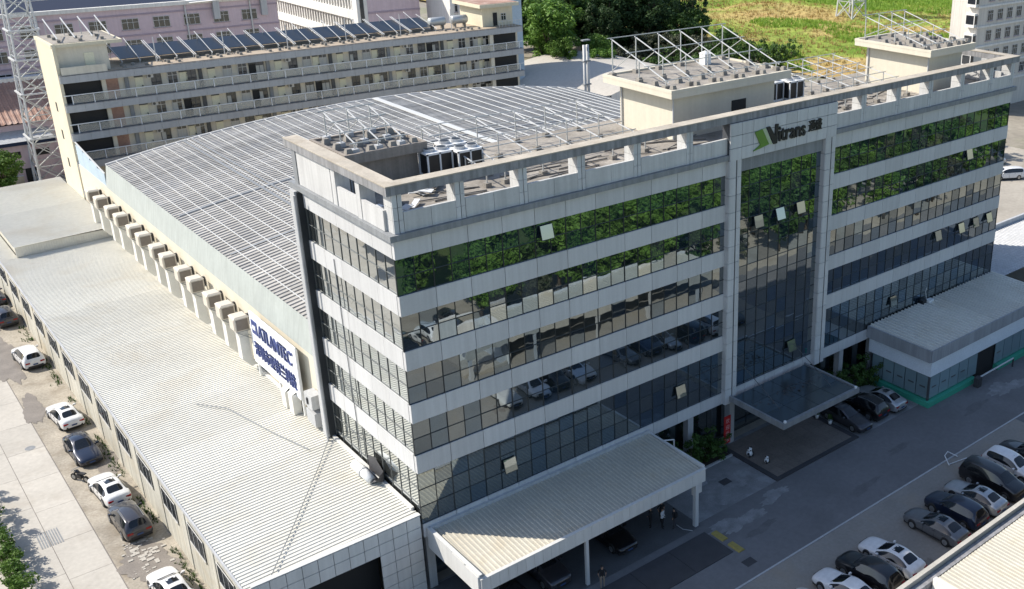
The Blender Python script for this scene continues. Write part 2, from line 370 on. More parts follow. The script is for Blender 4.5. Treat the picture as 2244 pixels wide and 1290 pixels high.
# glass panes: every pane a little out of true, as real glazing is
NP = [0]
pmesh = {}
from collections import defaultdict
rest = defaultdict(MB)
def pane(w, h, loc, rz, keep, m):
    w -= .03; h -= .03
    if m is MT['glass']:
        q_ = RN.random(); zz = loc[2]
        m = MT['glass_blind'] if q_ < (.22 if zz < 17 else .06) else MT['glass_blue'] if q_ < .45 else m
    if keep and NP[0] < 298:
        k = (round(w, 2), round(h, 2), m.name)
        if k not in pmesh: pmesh[k] = MB().box(-w/2, w/2, 0, .03, -h/2, h/2).mesh('window_pane', m)
        inst('window_pane', pmesh[k], ob, loc, (RN.gauss(0, .0045), 0, rz+RN.gauss(0, .0045))); NP[0] += 1
    else:
        a, b = RN.gauss(0, .0045), RN.gauss(0, .0045)
        ux = Vector((math.cos(rz), math.sin(rz), 0)); un = Vector((-math.sin(rz), math.cos(rz), 0)); L = Vector(loc)
        rest[m.name].quad(*[L+ux*w/2*i+Vector((0,0,h/2*j))+un*(a*i*w/2+b*j*h/2) for i, j in ((-1,-1),(1,-1),(1,1),(-1,1))])
rest2 = MB()
frm = {}
def grid(name, x0, x1, z0, z1, cols, rows, rz=0):
    mb = MB()
    for i in range(cols+1):
        x = x0+(x1-x0)*i/cols; w = .018 if i % 2 else .026
        (mb.box(x-w, x+w, .07, .16, z0, z1) if not rz else mb.box(.07, .16, x-w, x+w, z0, z1))
    for j in range(rows+1):
        z = z0+(z1-z0)*j/rows
        (mb.box(x0, x1, .075, .155, z-.018, z+.018) if not rz else mb.box(.075, .155, x0, x1, z-.018, z+.018))
    return mb.build(name, MT['mullion_side' if rz else 'mullion'], ob)
OPEN = [(29.9,19.0),(32.3,19.1),(34.7,19.1),(10.4,22.7),(6.6,6.9),(21.9,7.0),(34.3,6.9),(48.2,7.0),(54.4,12.0),(58.2,11.9),(60.7,11.9),(63.0,11.9),(58.3,19.3)]
for wi, (x0, x1) in enumerate(WINGS):
    for z0, z1 in GZ:
        rows = 2 if z1-z0 < 3 else 3
        grid('window_frame', x0, x1, z0, z1, 22, rows)
        for i in range(22):
            for j in range(rows):
                w = (x1-x0)/22; h = (z1-z0)/rows
                pane(w, h, (x0+(i+.5)*w, .11, z0+(j+.5)*h), 0, wi == 0, MT['glass'])
for z0, z1 in GZ:
    rows = 2 if z1-z0 < 3 else 3
    grid('window_frame', .3, 12.85, z0, z1, 10, rows, 1)
    for i in range(10):
        for j in range(rows):
            w = 12.55/10; h = (z1-z0)/rows
            pane(w, h, (.11, .3+(i+.5)*w, z0+(j+.5)*h), -math.pi/2, i < 5, MT['glass_left'])
# centre bay: tall glass between clad pillars
CX0, CX1 = 27.75, 37.05
grid('window_frame', CX0, CX1, 5.24, 23.44, 8, 14)
for i in range(8):
    for j in range(14): pane((CX1-CX0)/8, 1.3, (CX0+(i+.5)*(CX1-CX0)/8, .11, 5.24+(j+.5)*1.3), 0, False, MT['glass'])
for k_ in list(rest): inst('window_pane', rest[k_].mesh('window_pane', bpy.data.materials[k_]), ob)['kind'] = 'stuff'
for x0 in (26.4, 37.05):
    MB().box(x0+.1, x0+1.2, -.28, .4, 4.25, 24.55).build('pillar_core', MT['joint'], ob)
    for k in range(15):
        z0 = 4.25+k*1.353
        inst('cladding_panel', panel(.62, 1.32, .2, MT['panel']), ob, (x0+.33, -.36, z0+.676))
        inst('cladding_panel', panel(.42, 1.32, .2, MT['panel']), ob, (x0+1.0, -.33, z0+.676))
        inst('cladding_panel', panel(.55, 1.32, .1, MT['panel']), ob, (x0-.03, -.05, z0+.676), (0,0,-math.pi/2))
MB().box(CX0, CX1, -.05, .4, 23.44, 24.5).build('bay_soffit', MT['ledge'], ob)
for k in range(8):
    w = (CX1-CX0)/8; inst('cladding_panel', panel(w-.03, .96, .1, MT['slab']), ob, (CX0+(k+.5)*w, .0, 23.98))
MB().box(26.4, 38.25, -.25, .5, 24.52, 27.33).build('header_core', MT['joint'], ob)
for i in range(10):
    for j in range(3):
        w = 11.85/10; inst('cladding_panel', panel(w-.035, .9, .12, MT['panel']), ob, (26.4+(i+.5)*w, -.37, 24.97+j*.94))
for k in range(8):
    w = (CX1-CX0)/8; inst('cladding_panel', panel(w-.03, .95, .25, MT['panel']), ob, (CX0+(k+.5)*w, -.02, 4.75))
# open top-hung sashes
for x, z in OPEN:
    sash = MB().box(-.46, .46, -.02, .02, -.92, 0).mesh('open_window', MT['open_glass'])
    s_ = inst('open_window', sash, ob, (x, .0, z+.5), (math.radians(-RN.uniform(11, 19)), 0, 0))
    fr = MB()
    for a in (-.49, .46): fr.box(a, a+.03, -.03, .03, -.94, 0)
    fr.box(-.49, .49, -.03, .03, -.96, -.92)
    local('sash_frame', fr.mesh('sash_frame', MT['mullion']), s_)
# ledge, parapet, posts, coping
MB().box(-.28, L_+.28, -.28, .35, 24.6, 24.98).build('ledge', MT['ledge'], ob)
MB().box(-.28, .35, .351, D_, 24.6, 24.98).build('ledge', MT['ledge'], ob)
MB().box(L_-.35, L_+.28, .351, D_, 24.6, 24.98).build('ledge', MT['ledge'], ob)
PX = [.45, 4.45, 8.85, 13.3, 17.95, 22.7]; PX2 = [41.9, 46.5, 51.1, 55.9, 60.6, 64.2]
def post(x, y0=-.02, y1=.95):
    p_ = MB().box(x-.3, x+.3, y0+.02, y1, 24.98, 27.33).build('post', MT['joint'], ob)
    for k in range(3):
        for dx, w in ((-.17, .30), (.16, .26)):
            inst('cladding_panel', panel(w, .76, .1, MT['panel']), p_, (x+dx, y0-.06, 25.37+k*.78))
        q_ = MB().box(x-.335, x-.30, y0+.03, y1-.02, 24.99+k*.78, 25.75+k*.78).build('cladding_panel', MT['panel_top'], p_)
for x in PX+PX2: post(x)
for xs in ((PX+[26.4]), ([38.25]+PX2)):
    for a, b in zip(xs[:-1], xs[1:]):
        x0 = a+.32; x1 = b-.32 if b not in (26.4,) else b
        for s0, s1 in ((x0, x0+(x1-x0)*.52), (x0+(x1-x0)*.52, x1)):
            MB().box(s0+.012, s1-.012, -.06, .14, 25.0, 26.2).build('parapet_panel', MT['panel_top'], ob)
# left side of the parapet
MB().box(-.06, .14, 7.75, 12.9, 25.0, 27.3).build('parapet_panel', MT['panel_top'], ob)
for y0, y1 in ((.78, 3.55), (4.25, 6.9)): MB().box(-.06, .14, y0, y1, 25.0, 26.25).build('parapet_panel', MT['panel_top'], ob)
for y in (3.9, 7.32): MB().box(-.08, .85, y-.28, y+.28, 24.98, 27.33).build('post', MT['panel_top'], ob)
MB().box(-.1, .6, 13.0, 13.6, 24.98, 27.33).build('post', MT['ledge'], ob)
for y in (3.0, 7.0, 11.0): MB().box(L_-.8, L_+.05, y-.3, y+.3, 24.98, 27.33).build('post', MT['panel_top'], ob)
for y0, y1 in ((1, 2.7), (3.3, 6.7), (7.3, 10.7), (11.3, 14)): MB().box(L_-.12, L_+.06, y0, y1, 25, 26.2).build('parapet_panel', MT['panel_top'], ob)
for b_ in ((-.22, L_+.3, -.22, .70), (-.22, .70, .702, D_+.1), (L_-.6, L_+.3, .702, D_+.1)):
    c_ = MB().box(*b_, 27.34, 27.86).build('coping', MT['fascia'], ob)
    MB().box(b_[0]-.03, b_[1]+.03, b_[2]-(.03 if b_[2] < 0 else 0), b_[3]+.0, 27.862, 27.93).build('coping_cap', MT['coping'], c_)
# left end pilaster with drain pipe
for k in range(14):
    MB().box(-.5, .35, 13.0, 13.75, 5.95+k*1.33, 5.95+k*1.33+1.31).build('pilaster_block', MT['lgrey'], ob)
MB().tube([(-.62, 12.7, 5.95), (-.62, 12.7, 24.4)], .09, 8).build('drain_pipe', MT['lgrey'], ob)
MB().box(-.35, .3, 12.86, 12.99, 5.95, 24.5).build('pilaster_reveal', MT['core'], ob)
# rear parts of the left wall above the warehouse roof
MB().box(.3, .36, 13.75, D_, 5.9, 24.6).build('rear_return', MT['panel'], ob)
# a cable run down the side glass
MB().tube([(-.04, 8.9, 20.9), (-.05, 8.7, 14), (-.04, 8.4, 6.3)], .03, 5).build('cable', MT['ledge'], ob)

# lettering on the header: the word, two characters and the green chevron
def text_mesh(name, s, size, m, depth=.04):
    cu = bpy.data.curves.new(name, 'FONT'); cu.body = s; cu.size = size; cu.extrude = depth; cu.align_x = 'LEFT'
    o = bpy.data.objects.new(name, cu); col.objects.link(o); bpy.context.view_layer.update()
    me = bpy.data.meshes.new_from_object(o.evaluated_get(bpy.context.evaluated_depsgraph_get())); bpy.data.objects.remove(o)
    me.name = name; me.materials.clear(); me.materials.append(m)
    return me
def fit(me, w, h):
    xs = [v.co.x for v in me.vertices]; ys = [v.co.y for v in me.vertices]
    sx = w/(max(xs)-min(xs)); sy = h/(max(ys)-min(ys)); x0, y0 = min(xs), min(ys)
    for v in me.vertices: v.co.x = (v.co.x-x0)*sx; v.co.y = (v.co.y-y0)*sy
def outline(mb, w, m): pass
lg = thing('facade_logo', 'black lettering with green chevron on the white header above entrance', 'sign', (28.6, -.4, 25.0))
def sign_text(s, w, h, loc, m, parent, rot, bold=0.0):
    me = text_mesh('lettering', s, 1, m, .05); fit(me, w, h)
    if bold:
        pass
    return inst('lettering', me, parent, loc, rot)
TR = (math.pi/2, 0, 0)
yl = -.43
V = MB().prism([(30.05,26.55),(30.42,26.55),(31.0,25.75),(31.02,26.62),(31.34,26.62),(31.24,25.12),(30.86,25.12)], yl-.05, yl+.05)
V.build('lettering', MT['black'], lg)
for dx, dz in ((0, 0), (.05, 0), (.1, 0), (.05, .05), (.02, .03), (.08, -.03)): sign_text('itrans', 2.95, 1.06, (31.40+dx, yl+dx*.15+dz*.1, 25.24+dz), MT['black'], lg, TR)
for dx in (0, .03, .06): sign_text('通盛', 1.5, .9, (34.78+dx, yl+.1*dx, 25.42), MT['black'], lg, TR)
MB().prism([(28.85,26.35),(29.6,26.47),(30.35,25.20),(29.6,25.06),(28.7,24.92),(29.45,25.3)], yl-.04, yl+.05).build('chevron', MT['logo_green'], lg)
MB().prism([(29.62,26.47),(29.95,26.5),(30.72,25.16),(30.38,25.20)], yl-.035, yl+.05).build('chevron_stripe', MT['logo_pale'], lg)
# ================================================================ ribbed sheets
def rib_profile(a0, a1, pitch, h):
    pts = []; n = max(1, int(round((a1-a0)/pitch))); p = (a1-a0)/n
    for i in range(n):
        a = a0+i*p; pts += [(a, 0), (a+.55*p, 0), (a+.65*p, h), (a+.90*p, h)]
    pts.append((a1, 0)); return pts
def ribbed(name, m, parent, x0, x1, y0, y1, zf, pitch=.33, h=.05, along='x', cuts=1):
    """sheet whose ribs run along x or y; zf(x, y) is its surface"""
    mb = MB(); pr = rib_profile(*( (y0, y1) if along == 'x' else (x0, x1)), pitch, h); n = len(pr)
    s0, s1 = (x0, x1) if along == 'x' else (y0, y1)
    vs = []
    for c in range(cuts+1):
        s = s0+(s1-s0)*c/cuts
        for a, dz in pr:
            x, y = (s, a) if along == 'x' else (a, s); vs.append((x, y, zf(x, y)+dz))
    fs = []
    for c in range(cuts):
        for i in range(n-1):
            q = (c*n+i, (c+1)*n+i, (c+1)*n+i+1, c*n+i+1); fs.append(q if along == 'x' else q[::-1])
    return mb.add(vs, fs).build(name, m, parent)

# ================================================================ low annex on the left
an = thing('annex_building', 'long low annex with pale ribbed metal roof beside the road', 'building', (-5.3, 40, 0))
zan = lambda x, y: 5.62+.026*(x+10.7)
for k in range(11):
    y0 = .15+k*6.28; ribbed('roof_sheet', MT['annex_roof'], an, -11.0, -.05, y0, y0+6.27, zan, .33, .055)
zan2 = lambda x, y: 6.95+.02*(x+10)
for k in range(4):
    y0 = 69.2+k*6.1; ribbed('roof_sheet', MT['annex_roof'], an, -9.6 if k < 2 else -9.2, -.05, y0-.2*(k == 0), y0+6.08, zan2, .33, .055)
MB().box(-9.5, -.06, 69.3, 69.38, 5.7, 6.9).build('roof_step_face', MT['annex_roof'], an)
ribs = MB()
for i in range(40): ribs.box(-9.45+i*.234, -9.37+i*.234, 69.26, 69.31, 5.75, 6.88)
ribs.build('roof_step_ribs', MT['annex_roof'], an)
ribbed('roof_sheet', MT['annex_roof'], an, -11.0, -9.4, 69.25, 93.6, lambda x, y: 5.62, .33, .05)
wall = MB().box(-10.7, -10.5, .2, 93.5, 0, 5.6).build('wall', MT['annex_wall'], an)
MB().box(-10.5, -.1, 93.2, 93.5, 0, 6.9).build('wall', MT['annex_wall'], an)
MB().box(-9.3, -9.1, 69.4, 93.1, 5.6, 6.93).build('wall', MT['annex_wall'], an)
for i in range(16):
    y = 3.4+i*5.6
    w = MB().box(-10.76, -10.69, y, y+3.0, 2.7, 4.15).build('window', MT['window'], an)
    f = MB()
    for a in (0, .98, 2.0, 3.0): f.box(-10.785, -10.765, y+a-.02, y+a+.02, 2.68, 4.17)
    f.box(-10.80, -10.766, y-.04, y+3.04, 2.62, 2.69); f.box(-10.80, -10.766, y-.04, y+3.04, 4.15, 4.2)
    f.build('frame', MT['frame'], w); MB().box(-10.80, -10.70, y-.05, y+3.05, 2.52, 2.58).build('sill', MT['annex_wall'], w)
for i in range(17): MB().box(-10.75, -10.7, 1.4+i*5.6, 1.6+i*5.6, 0, 5.55).build('pilaster', MT['annex_wall'], an)
MB().box(-11.05, -10.95, .2, 93.5, 5.45, 5.68).build('gutter', MT['lgrey'], an)
MB().bar((-.12, 1, 6.02), (-.12, 93, 6.02), .22, .16).build('ridge_flashing', MT['tile'], an)
# tiled front
MB().box(-10.65, -.12, .06, .30, 4.35, 6.02).build('front_core', MT['joint'], an)
MB().box(-2.7, -.12, .06, .30, 0, 4.34).build('front_core', MT['joint'], an); MB().box(-10.65, -8.9, .06, .30, 0, 4.34).build('front_core', MT['joint'], an)
tl = MB().box(-.46, .46, 0, .08, -.40, .40).mesh('facade_tile', MT['tile'])
for i in range(11):
    for j in range(7):
        x = -10.17+i*.955; z = 5.58-j*.84
        if j < 2 or x < -8.9 or x > -2.9: inst('facade_tile', tl, an, (x, -.01, z))
MB().box(-10.7, -.1, -.02, .34, 6.021, 6.07).build('front_cap', MT['tile'], an)
MB().box(-8.88, -2.72, 1.2, 1.3, 0, 4.3).build('doorway', MT['dark'], an)
tag(MB().tube([(-6.0, 24.5, 5.96), (-4.4, 22.2, 5.98), (-3.2, 16.3, 6.0), (-2.2, 12.4, 6.02)], .035, 5).build('roof_cable', MT['ledge']), 'bent dark cable lying across the pale annex roof', 'cable')
tag(MB().tube([(-.3, 13.0, 6.2), (-2.6, 9.7, 6.02), (-6.2, 4.8, 5.94), (-9.5, .4, 5.86)], .03, 5).build('roof_cable', MT['ledge']), 'long straight wire crossing the annex roof to its front corner', 'cable')
# exhaust duct and hose where the roof meets the glass
ed = thing('exhaust_duct', 'white bent exhaust duct with dark tarp on annex roof against glass wall', 'duct', (-.6, 6.2, 5.95))
MB().tube([(-.75, 8.0, 6.25), (-.75, 6.6, 6.3), (-.75, 5.5, 6.2)], [.32,.34,.30], 10).build('duct', MT['white_frame'], ed, True)
MB().tube([(-.75, 6.75, 6.28), (-.75, 6.55, 6.28)], .40, 10).build('collar', MT['lgrey'], ed)
MB().add([(-.2,7.0,5.97),(-.1,5.0,5.97),(-.12,4.9,6.9),(-.12,6.0,7.5),(-.14,7.1,7.2),(-.9,5.6,6.0),(-.7,4.9,6.35)], [(0,1,2,3),(0,3,4),(0,5,6,1),(1,6,2)]).build('tarp', MT['kerb_dark'], ed)

# ================================================================ arched warehouse
wh = thing('warehouse', 'wide warehouse with arched grey ribbed roof and white rails', 'building', (31, 42, 0))
zar = lambda x, y: 13.85+2.85*(1-((x-31.5)/31.1)**2)
for k in range(9):
    y0 = 14.4+k*6.12; ribbed('roof_sheet', MT['arch'], wh, .4, 62.6, y0, y0+6.11, zar, .61, .09, 'x', 26)
xr = [1.4+i*1.25 for i in range(24)]+[34.2+i*1.78 for i in range(16)]
for x in xr:
    n = 8
    MB().bar((x, 14.5, zar(x, 0)+.16), (x, 69.3, zar(x, 0)+.16), .055 if x < 33 else .12, .06).build('roof_rail', MT['white_steel'], wh)
for x, w in ((8.5, .3), (9.4, .22)):
    MB().bar((x, 14.5, zar(x, 0)+.13), (x, 69.4, zar(x, 0)+.13), w, .05).build('roof_seam', MT['ledge'], wh)
MB().bar((31.5, 14.5, 16.86), (31.5, 69.4, 16.86), .7, .1).build('ridge_cap', MT['white_steel'], wh)
for y in (46.2, 33.0):
    sm = MB()
    for i in range(60):
        x = .8+i; sm.bar((x, y, zar(x, 0)+.11), (x+1, y, zar(x+1, 0)+.11), .35, .04)
    sm.build('roof_joint', MT['ledge'], wh)
vg_ = MB()
for i in range(62):
    x = .4+i; vg_.bar((x, 69.5, zar(x, 0)+.05), (x+1, 69.5, zar(x+1, 0)+.05), .3, .2)
vg_.build('verge_trim', MT['lgrey'], wh)
for k in range(18):
    y0 = 14.45+k*3.055; MB().add([(.45,y0,13.9),(.45,y0+3.04,13.9),(.10,y0+3.04,11.5),(.10,y0,11.5),(.40,y0,13.95),(.40,y0+3.04,13.95),(.02,y0+3.04,11.5),(.02,y0,11.5)], [(0,1,2,3),(7,6,5,4),(0,4,5,1),(2,6,7,3)]).build('fascia_sheet', MT['arch_trim'], wh)
MB().box(.06, .35, 13.8, 81.4, 0, 11.5).build('wall', MT['cream'], wh)
MB().box(.36, 62.4, 14.4, 14.6, 0, 13.9).build('wall', MT['cream'], wh)
g = MB()
n = 30
for i in range(n):
    xa, xb = .4+62.1*i/n, .4+62.1*(i+1)/n
    g.add([(xa,69.35,0),(xb,69.35,0),(xb,69.35,zar(xb,0)),(xa,69.35,zar(xa,0))], [(0,1,2,3)])
g.build('gable_wall', MT['cream'], wh); MB().box(62.3, 62.5, 14.4, 69.4, 0, 13.85).build('wall', MT['cream'], wh)
# parapet infill and handrail between warehouse and dormitory
rl = thing('link_parapet', 'pale blue sheet parapet with white rail joining warehouse and dormitory', 'parapet', (.2, 75, 11.5))
for k in range(4): MB().box(.12, .2, 69.7+k*2.9, 69.7+k*2.9+2.86, 11.52, 12.9+.3*k).build('sheet', MT['blue_wall'], rl)
MB().bar((.16, 69.6, 12.95), (.16, 81.3, 14.1), .12).build('handrail', MT['white_steel'], rl)

# evaporative coolers along the warehouse wall
def cooler():
    t = thing('evaporative_cooler', '', 'air cooler', (0,0,0), 'evaporative coolers along the warehouse wall')
    local('case', MB().box(-.62, .5, -.62, .62, 3.75, 4.85).add([(-.66,-.66,4.85),(.54,-.66,4.85),(.54,.66,4.85),(-.66,.66,4.85),(-.5,-.5,4.98),(.4,-.5,4.98),(.4,.5,4.98),(-.5,.5,4.98)], [(4,5,6,7),(0,1,5,4),(1,2,6,5),(2,3,7,6),(3,0,4,7)]).mesh('case', MT['brown_box']), t)
    for nm, b_ in (('cooling_pad', (-.50, .40, -.66, -.625, 3.85, 4.75)), ('cooling_pad', (-.66, -.625, -.5, .5, 3.85, 4.75))):
        local(nm, MB().box(*b_).mesh(nm, MT['cooler_shade_face'] if b_[2] < -.6 else MT['brown_box']), t)  # front pad coloured darker as the shaded side, left pad in case colour
    local('throat', MB().add([(-.5,-.5,3.74),(.4,-.5,3.74),(.4,.5,3.74),(-.5,.5,3.74),(-.36,-.4,3.2),(.36,-.4,3.2),(.36,.4,3.2),(-.36,.4,3.2)], [(0,1,5,4),(1,2,6,5),(2,3,7,6),(3,0,4,7)]).mesh('throat', MT['duct']), t)
    local('duct', MB().box(-.36, .36, -.42, .42, 1.2, 3.2).add([(-.36,-.42,1.2),(.36,-.42,1.2),(.36,.42,1.2),(-.36,.42,1.2),(.2,-.42,.5),(.85,-.42,.5),(.85,.42,.5),(.2,.42,.5)], [(0,1,5,4),(1,2,6,5),(2,3,7,6),(3,0,4,7),(4,5,6,7)]).mesh('duct', MT['duct']), t)
    fr = MB()
    for y in (-.55, .55): fr.bar((.95, y, 3.7), (-.55, y, 3.7), .06); fr.bar((.95, y, 2.6), (-.5, y, 3.68), .05)
    local('bracket', fr.mesh('bracket', MT['ledge']), t)
    local('wall_box', MB().box(.72, .98, .75, 1.0, 3.6, 4.5).mesh('wall_box', MT['kerb_dark']), t)
    return t
c0 = cooler(); YC = [27.4, 30.5, 33.6, 37.9, 41.1, 45.5, 48.6, 52.9, 56.0, 60.6, 63.9, 68.2, 71.6]
ORD = ['first', 'second', 'third', 'fourth', 'fifth', 'sixth', 'seventh', 'eighth', 'ninth', 'tenth', 'eleventh', 'twelfth', 'thirteenth']
for i, y in enumerate(YC):
    t = c0 if i == 0 else copy_tree(c0)
    t.location = (-.95, y, 6.0); t['label'] = 'tan box cooler on white duct, %s counting back from the white sign' % ORD[i]
# spare ducts below the sign
for n_, y in enumerate((18.2, 19.6)):
    t = MB().box(-1.0, -.4, y-.4, y+.4, 5.95, 7.6-.3*n_).add([(-1,y-.4,7.6-.3*n_),(-1,y+.4,7.6-.3*n_),(-.1,y+.4,8.0),(-.1,y-.4,8.0)], [(0,1,2,3)])
    tag(t.build('roof_duct', MT['duct']), ('short white duct under the company sign, nearer the office', 'short white duct under the company sign, nearer the coolers')[n_], 'duct', 'short ducts below the sign')
t = thing('wall_unit', 'grey condenser unit on bracket between sign and office corner', 'condenser', (-.4, 15.2, 6.3))
MB().box(-.75, .0, 14.6, 15.9, 7.6, 8.7).build('case', MT['lgrey'], t); MB().box(-.7, -.05, 14.5, 16.0, 6.2, 7.3).build('case', MT['slab'], t)
MB().tube([(-.75, 15.3, 7.9), (-.78, 15.3, 8.4)], .1, 8).build('fan_hub', MT['kerb_dark'], t)

# company sign board
sg = thing('sign_board', 'white board with blue lettering on posts above annex roof', 'sign', (-.7, 21.5, 6.0))
MB().add([(-.62,17.0,7.4),(-.62,26.2,7.2),(-.62,26.0,11.7),(-.62,16.9,11.75),(-.52,17.0,7.4),(-.52,26.2,7.2),(-.52,26.0,11.7),(-.52,16.9,11.75)], [(0,1,2,3),(7,6,5,4),(0,4,5,1),(2,6,7,3),(1,5,6,2),(0,3,7,4)]).build('board', MT['sign'], sg)
for y in (17.1, 21.5, 25.9): MB().bar((-.45, y, 6.0), (-.45, y, 11.5), .14).build('post', MT['white_frame'], sg)
SR = (math.pi/2, 0, -math.pi/2)
for dy in (0, .03):
    a = sign_text('ATLANTEC', 6.5, 1.15, (-.66-dy*.2, 24.2+dy, 9.95), MT['sign_blue'], sg, SR)
    b = sign_text('深圳市亚特兰科技', 8.1, 1.25, (-.66-dy*.2, 25.5+dy, 8.05), MT['sign_blue'], sg, SR)
MB().box(-.67, -.62, 24.5, 25.6, 9.95, 11.1).build('emblem', MT['sign_blue'], sg)
MB().tube([(-.63, 17.55, 11.0), (-.68, 17.55, 11.0)], .12, 8).build('emblem', MT['sign_blue'], sg)
MB().box(-.70, -.665, 24.75, 25.35, 10.35, 10.7).build('emblem', MT['sign'], sg)

# ================================================================ carport
cp = thing('carport', 'flat carport with ribbed cream roof and white panelled fascia', 'carport', (9.5, -3.2, 0))
zcp = lambda x, y: 4.72+.05*y
for k in range(3): ribbed('roof_sheet', MT['carport'], cp, .55+k*6.0, .55+k*6.0+5.99, -6.25, -.25, zcp, .30, .05, 'y')
MB().box(.35, 18.7, -.24, .0, 4.5, 4.95).build('wall_flashing', MT['lgrey'], cp)
for i in range(29):
    x = .35+i*.632; MB().box(x+.008, x+.624, -6.44, -6.28, 3.55, 4.52).build('fascia_panel', MT['tile'], cp)
MB().box(.33, 18.72, -6.46, -6.2, 4.522, 4.58).build('fascia_cap', MT['tile'], cp)
for i in range(4): MB().box(.22, .40, -6.26+i*1.56, -6.26+i*1.56+1.55, 3.4, 4.95-.08*(3-i)).build('side_panel', MT['tile'], cp)
MB().box(.2, .46, -6.44, -.2, 4.9, 4.96).build('side_cap', MT['tile'], cp)
for i in range(4): MB().box(18.58, 18.76, -6.26+i*1.56, -6.26+i*1.56+1.55, 3.6, 4.75).build('side_panel', MT['tile'], cp)
for x, w in ((.5, .3), (8.2, .22), (17.9, .3)): MB().box(x-w/2, x+w/2, -6.42, -6.42+w, 0, 3.54).build('post', MT['white_steel'] if x > 1 else MT['lgrey'], cp)
MB().box(17.72, 18.5, -6.25, -6.0, 2.6, 3.6).build('post_cladding', MT['tile'], cp)
for x in (4, 8.2, 12.6, 16.8): MB().bar((x, -6.2, 4.2), (x, .3, 4.5), .15, .25).build('rafter', MT['lgrey'], cp)

# ================================================================ entrance canopy
ec = thing('entrance_canopy', 'flat dark glass canopy with pale metal edge over the entrance', 'canopy', (31.3, -3.3, 5))
cg = glass_mat('canopy_glass', (.075,.09,.095), (.34,.40,.44), .25, .15)
for i in range(4):
    for j in range(3): MB().box(27.0+i*2.13, 27.0+i*2.13+2.09, -6.1+j*1.85, -6.1+j*1.85+1.82, 4.86, 4.9).build('glass_panel', cg, ec)
for b_ in ((26.8, 35.8, -6.4, -6.12), (26.8, 26.98, -6.119, -.4), (35.62, 35.8, -6.119, -.4)):
    MB().box(*b_, 4.5, 4.98).build('edge_beam', MT['ledge'], ec)
for i in range(5): MB().bar((27.0+i*2.13-.02, -6.1, 4.75), (27.0+i*2.13-.02, -.4, 4.75), .08, .2).build('rib', MT['ledge'], ec)
for x in (28.3, 34.3): MB().tube([(x, -.3, 7.2), (x, -4.6, 4.98)], .028, 6).build('tie_rod', MT['dark_frame'], ec)
for x, y in ((27.1, -6.25), (35.5, -6.25)): MB().tube([(x, y, 4.98), (x, y, 5.12)], .12, 8).build('spotlight', MT['white_frame'], ec)
# debris in the middle of the canopy glass
lv = MB()
for i in range(60):
    x, y = RN.gauss(31, 1.6), -3.0+RN.gauss(0, .35); s = RN.uniform(.05, .2)
    lv.box(x, x+s, y, y+s, 4.9, 4.915)
lv.build('leaf_litter', MT['kerb_dark'], ec)['kind'] = 'stuff'

# ================================================================ gatehouse with green plinth
MT['gfascia'] = mat('gatehouse_fascia', (.36,.38,.41), .55, .12, .6, .05, streak=.2)
gh = thing('gatehouse', 'single-storey glazed gatehouse with ribbed roof and bright green plinth', 'building', (54, -3.5, 0))
for k in range(4): ribbed('roof_sheet', MT['annex_roof'], gh, 44.75+k*5.0, 44.75+k*5.0+4.99, -7.05, -.05, lambda x, y: 5.58+.02*y, .5, .13, 'y')
for i in range(22): MB().box(44.7+i*.92, 44.7+i*.92+.91, -7.2, -7.08, 4.48, 5.62).build('fascia_sheet', MT['gfascia'], gh)
for i in range(8): MB().box(44.55, 44.68, -7.1+i*.88, -7.1+i*.88+.87, 4.48, 5.64).build('fascia_sheet', MT['gfascia'], gh)
MB().box(44.95, 64.6, -7.0, -.1, 2.95, 4.6).build('wall', mat('gatehouse_band', (.80,.86,.92), .55, .08), gh)
MB().box(45.4, 64.5, -6.6, -.2, 0, 2.94).build('wall', MT['core'], gh)
frost = glass_mat('frosted_glass', (.30,.42,.46), (.5,.6,.65), .25, .12)
for i in range(13):
    x0 = 45.25+i*1.48
    if i in (5, 6): continue
    p_ = MB().box(x0+.04, x0+1.44, -6.82, -6.76, .62, 2.93).build('window', frost, gh)
    if i in (0, 1, 2, 3, 7): MB().box(x0+.35, x0+1.0, -6.83, -6.822, 1.6, 1.72).build('window_film', MT['dark_frame'], p_)
for i in range(5):
    y0 = -6.7+i*1.25; p_ = MB().box(45.13, 45.19, y0+.04, y0+1.21, .62, 2.93).build('window', frost, gh)
    MB().box(45.12, 45.128, y0+.25, y0+.85, 1.6, 1.74).build('window_film', MT['dark_frame'], p_)
MB().box(45.05, 45.26, -6.86, -6.72, .5, 2.96).build('corner_post', MT['dark_frame'], gh)
MB().box(44.75, 52.2, -7.2, -6.55, 0, .5).build('plinth', MT['green_base'], gh); MB().box(44.75, 45.4, -6.549, -.4, 0, .5).build('plinth', MT['green_base'], gh)
MB().box(55.9, 64.6, -7.2, -6.55, 0, .5).build('plinth', MT['green_base'], gh)
MB().box(52.6, 55.5, -6.7, -6.6, 0, 2.9).build('doorway', MT['dark'], gh)
t = thing('barrier_arm', 'pale boom barrier arm on low housing beside the green plinth', 'barrier', (51.9, -7.6, 0))
MB().box(51.3, 51.9, -8.0, -7.5, 0, .95).build('housing', MT['kerb_dark'], t); MB().bar((51.6, -7.75, .85), (57.6, -7.7, .9), .1).build('arm', MT['white_frame'], t)
MB().tube([(57.6, -7.7, 0), (57.6, -7.7, .9)], .08, 6).build('rest_post', MT['kerb_dark'], t)
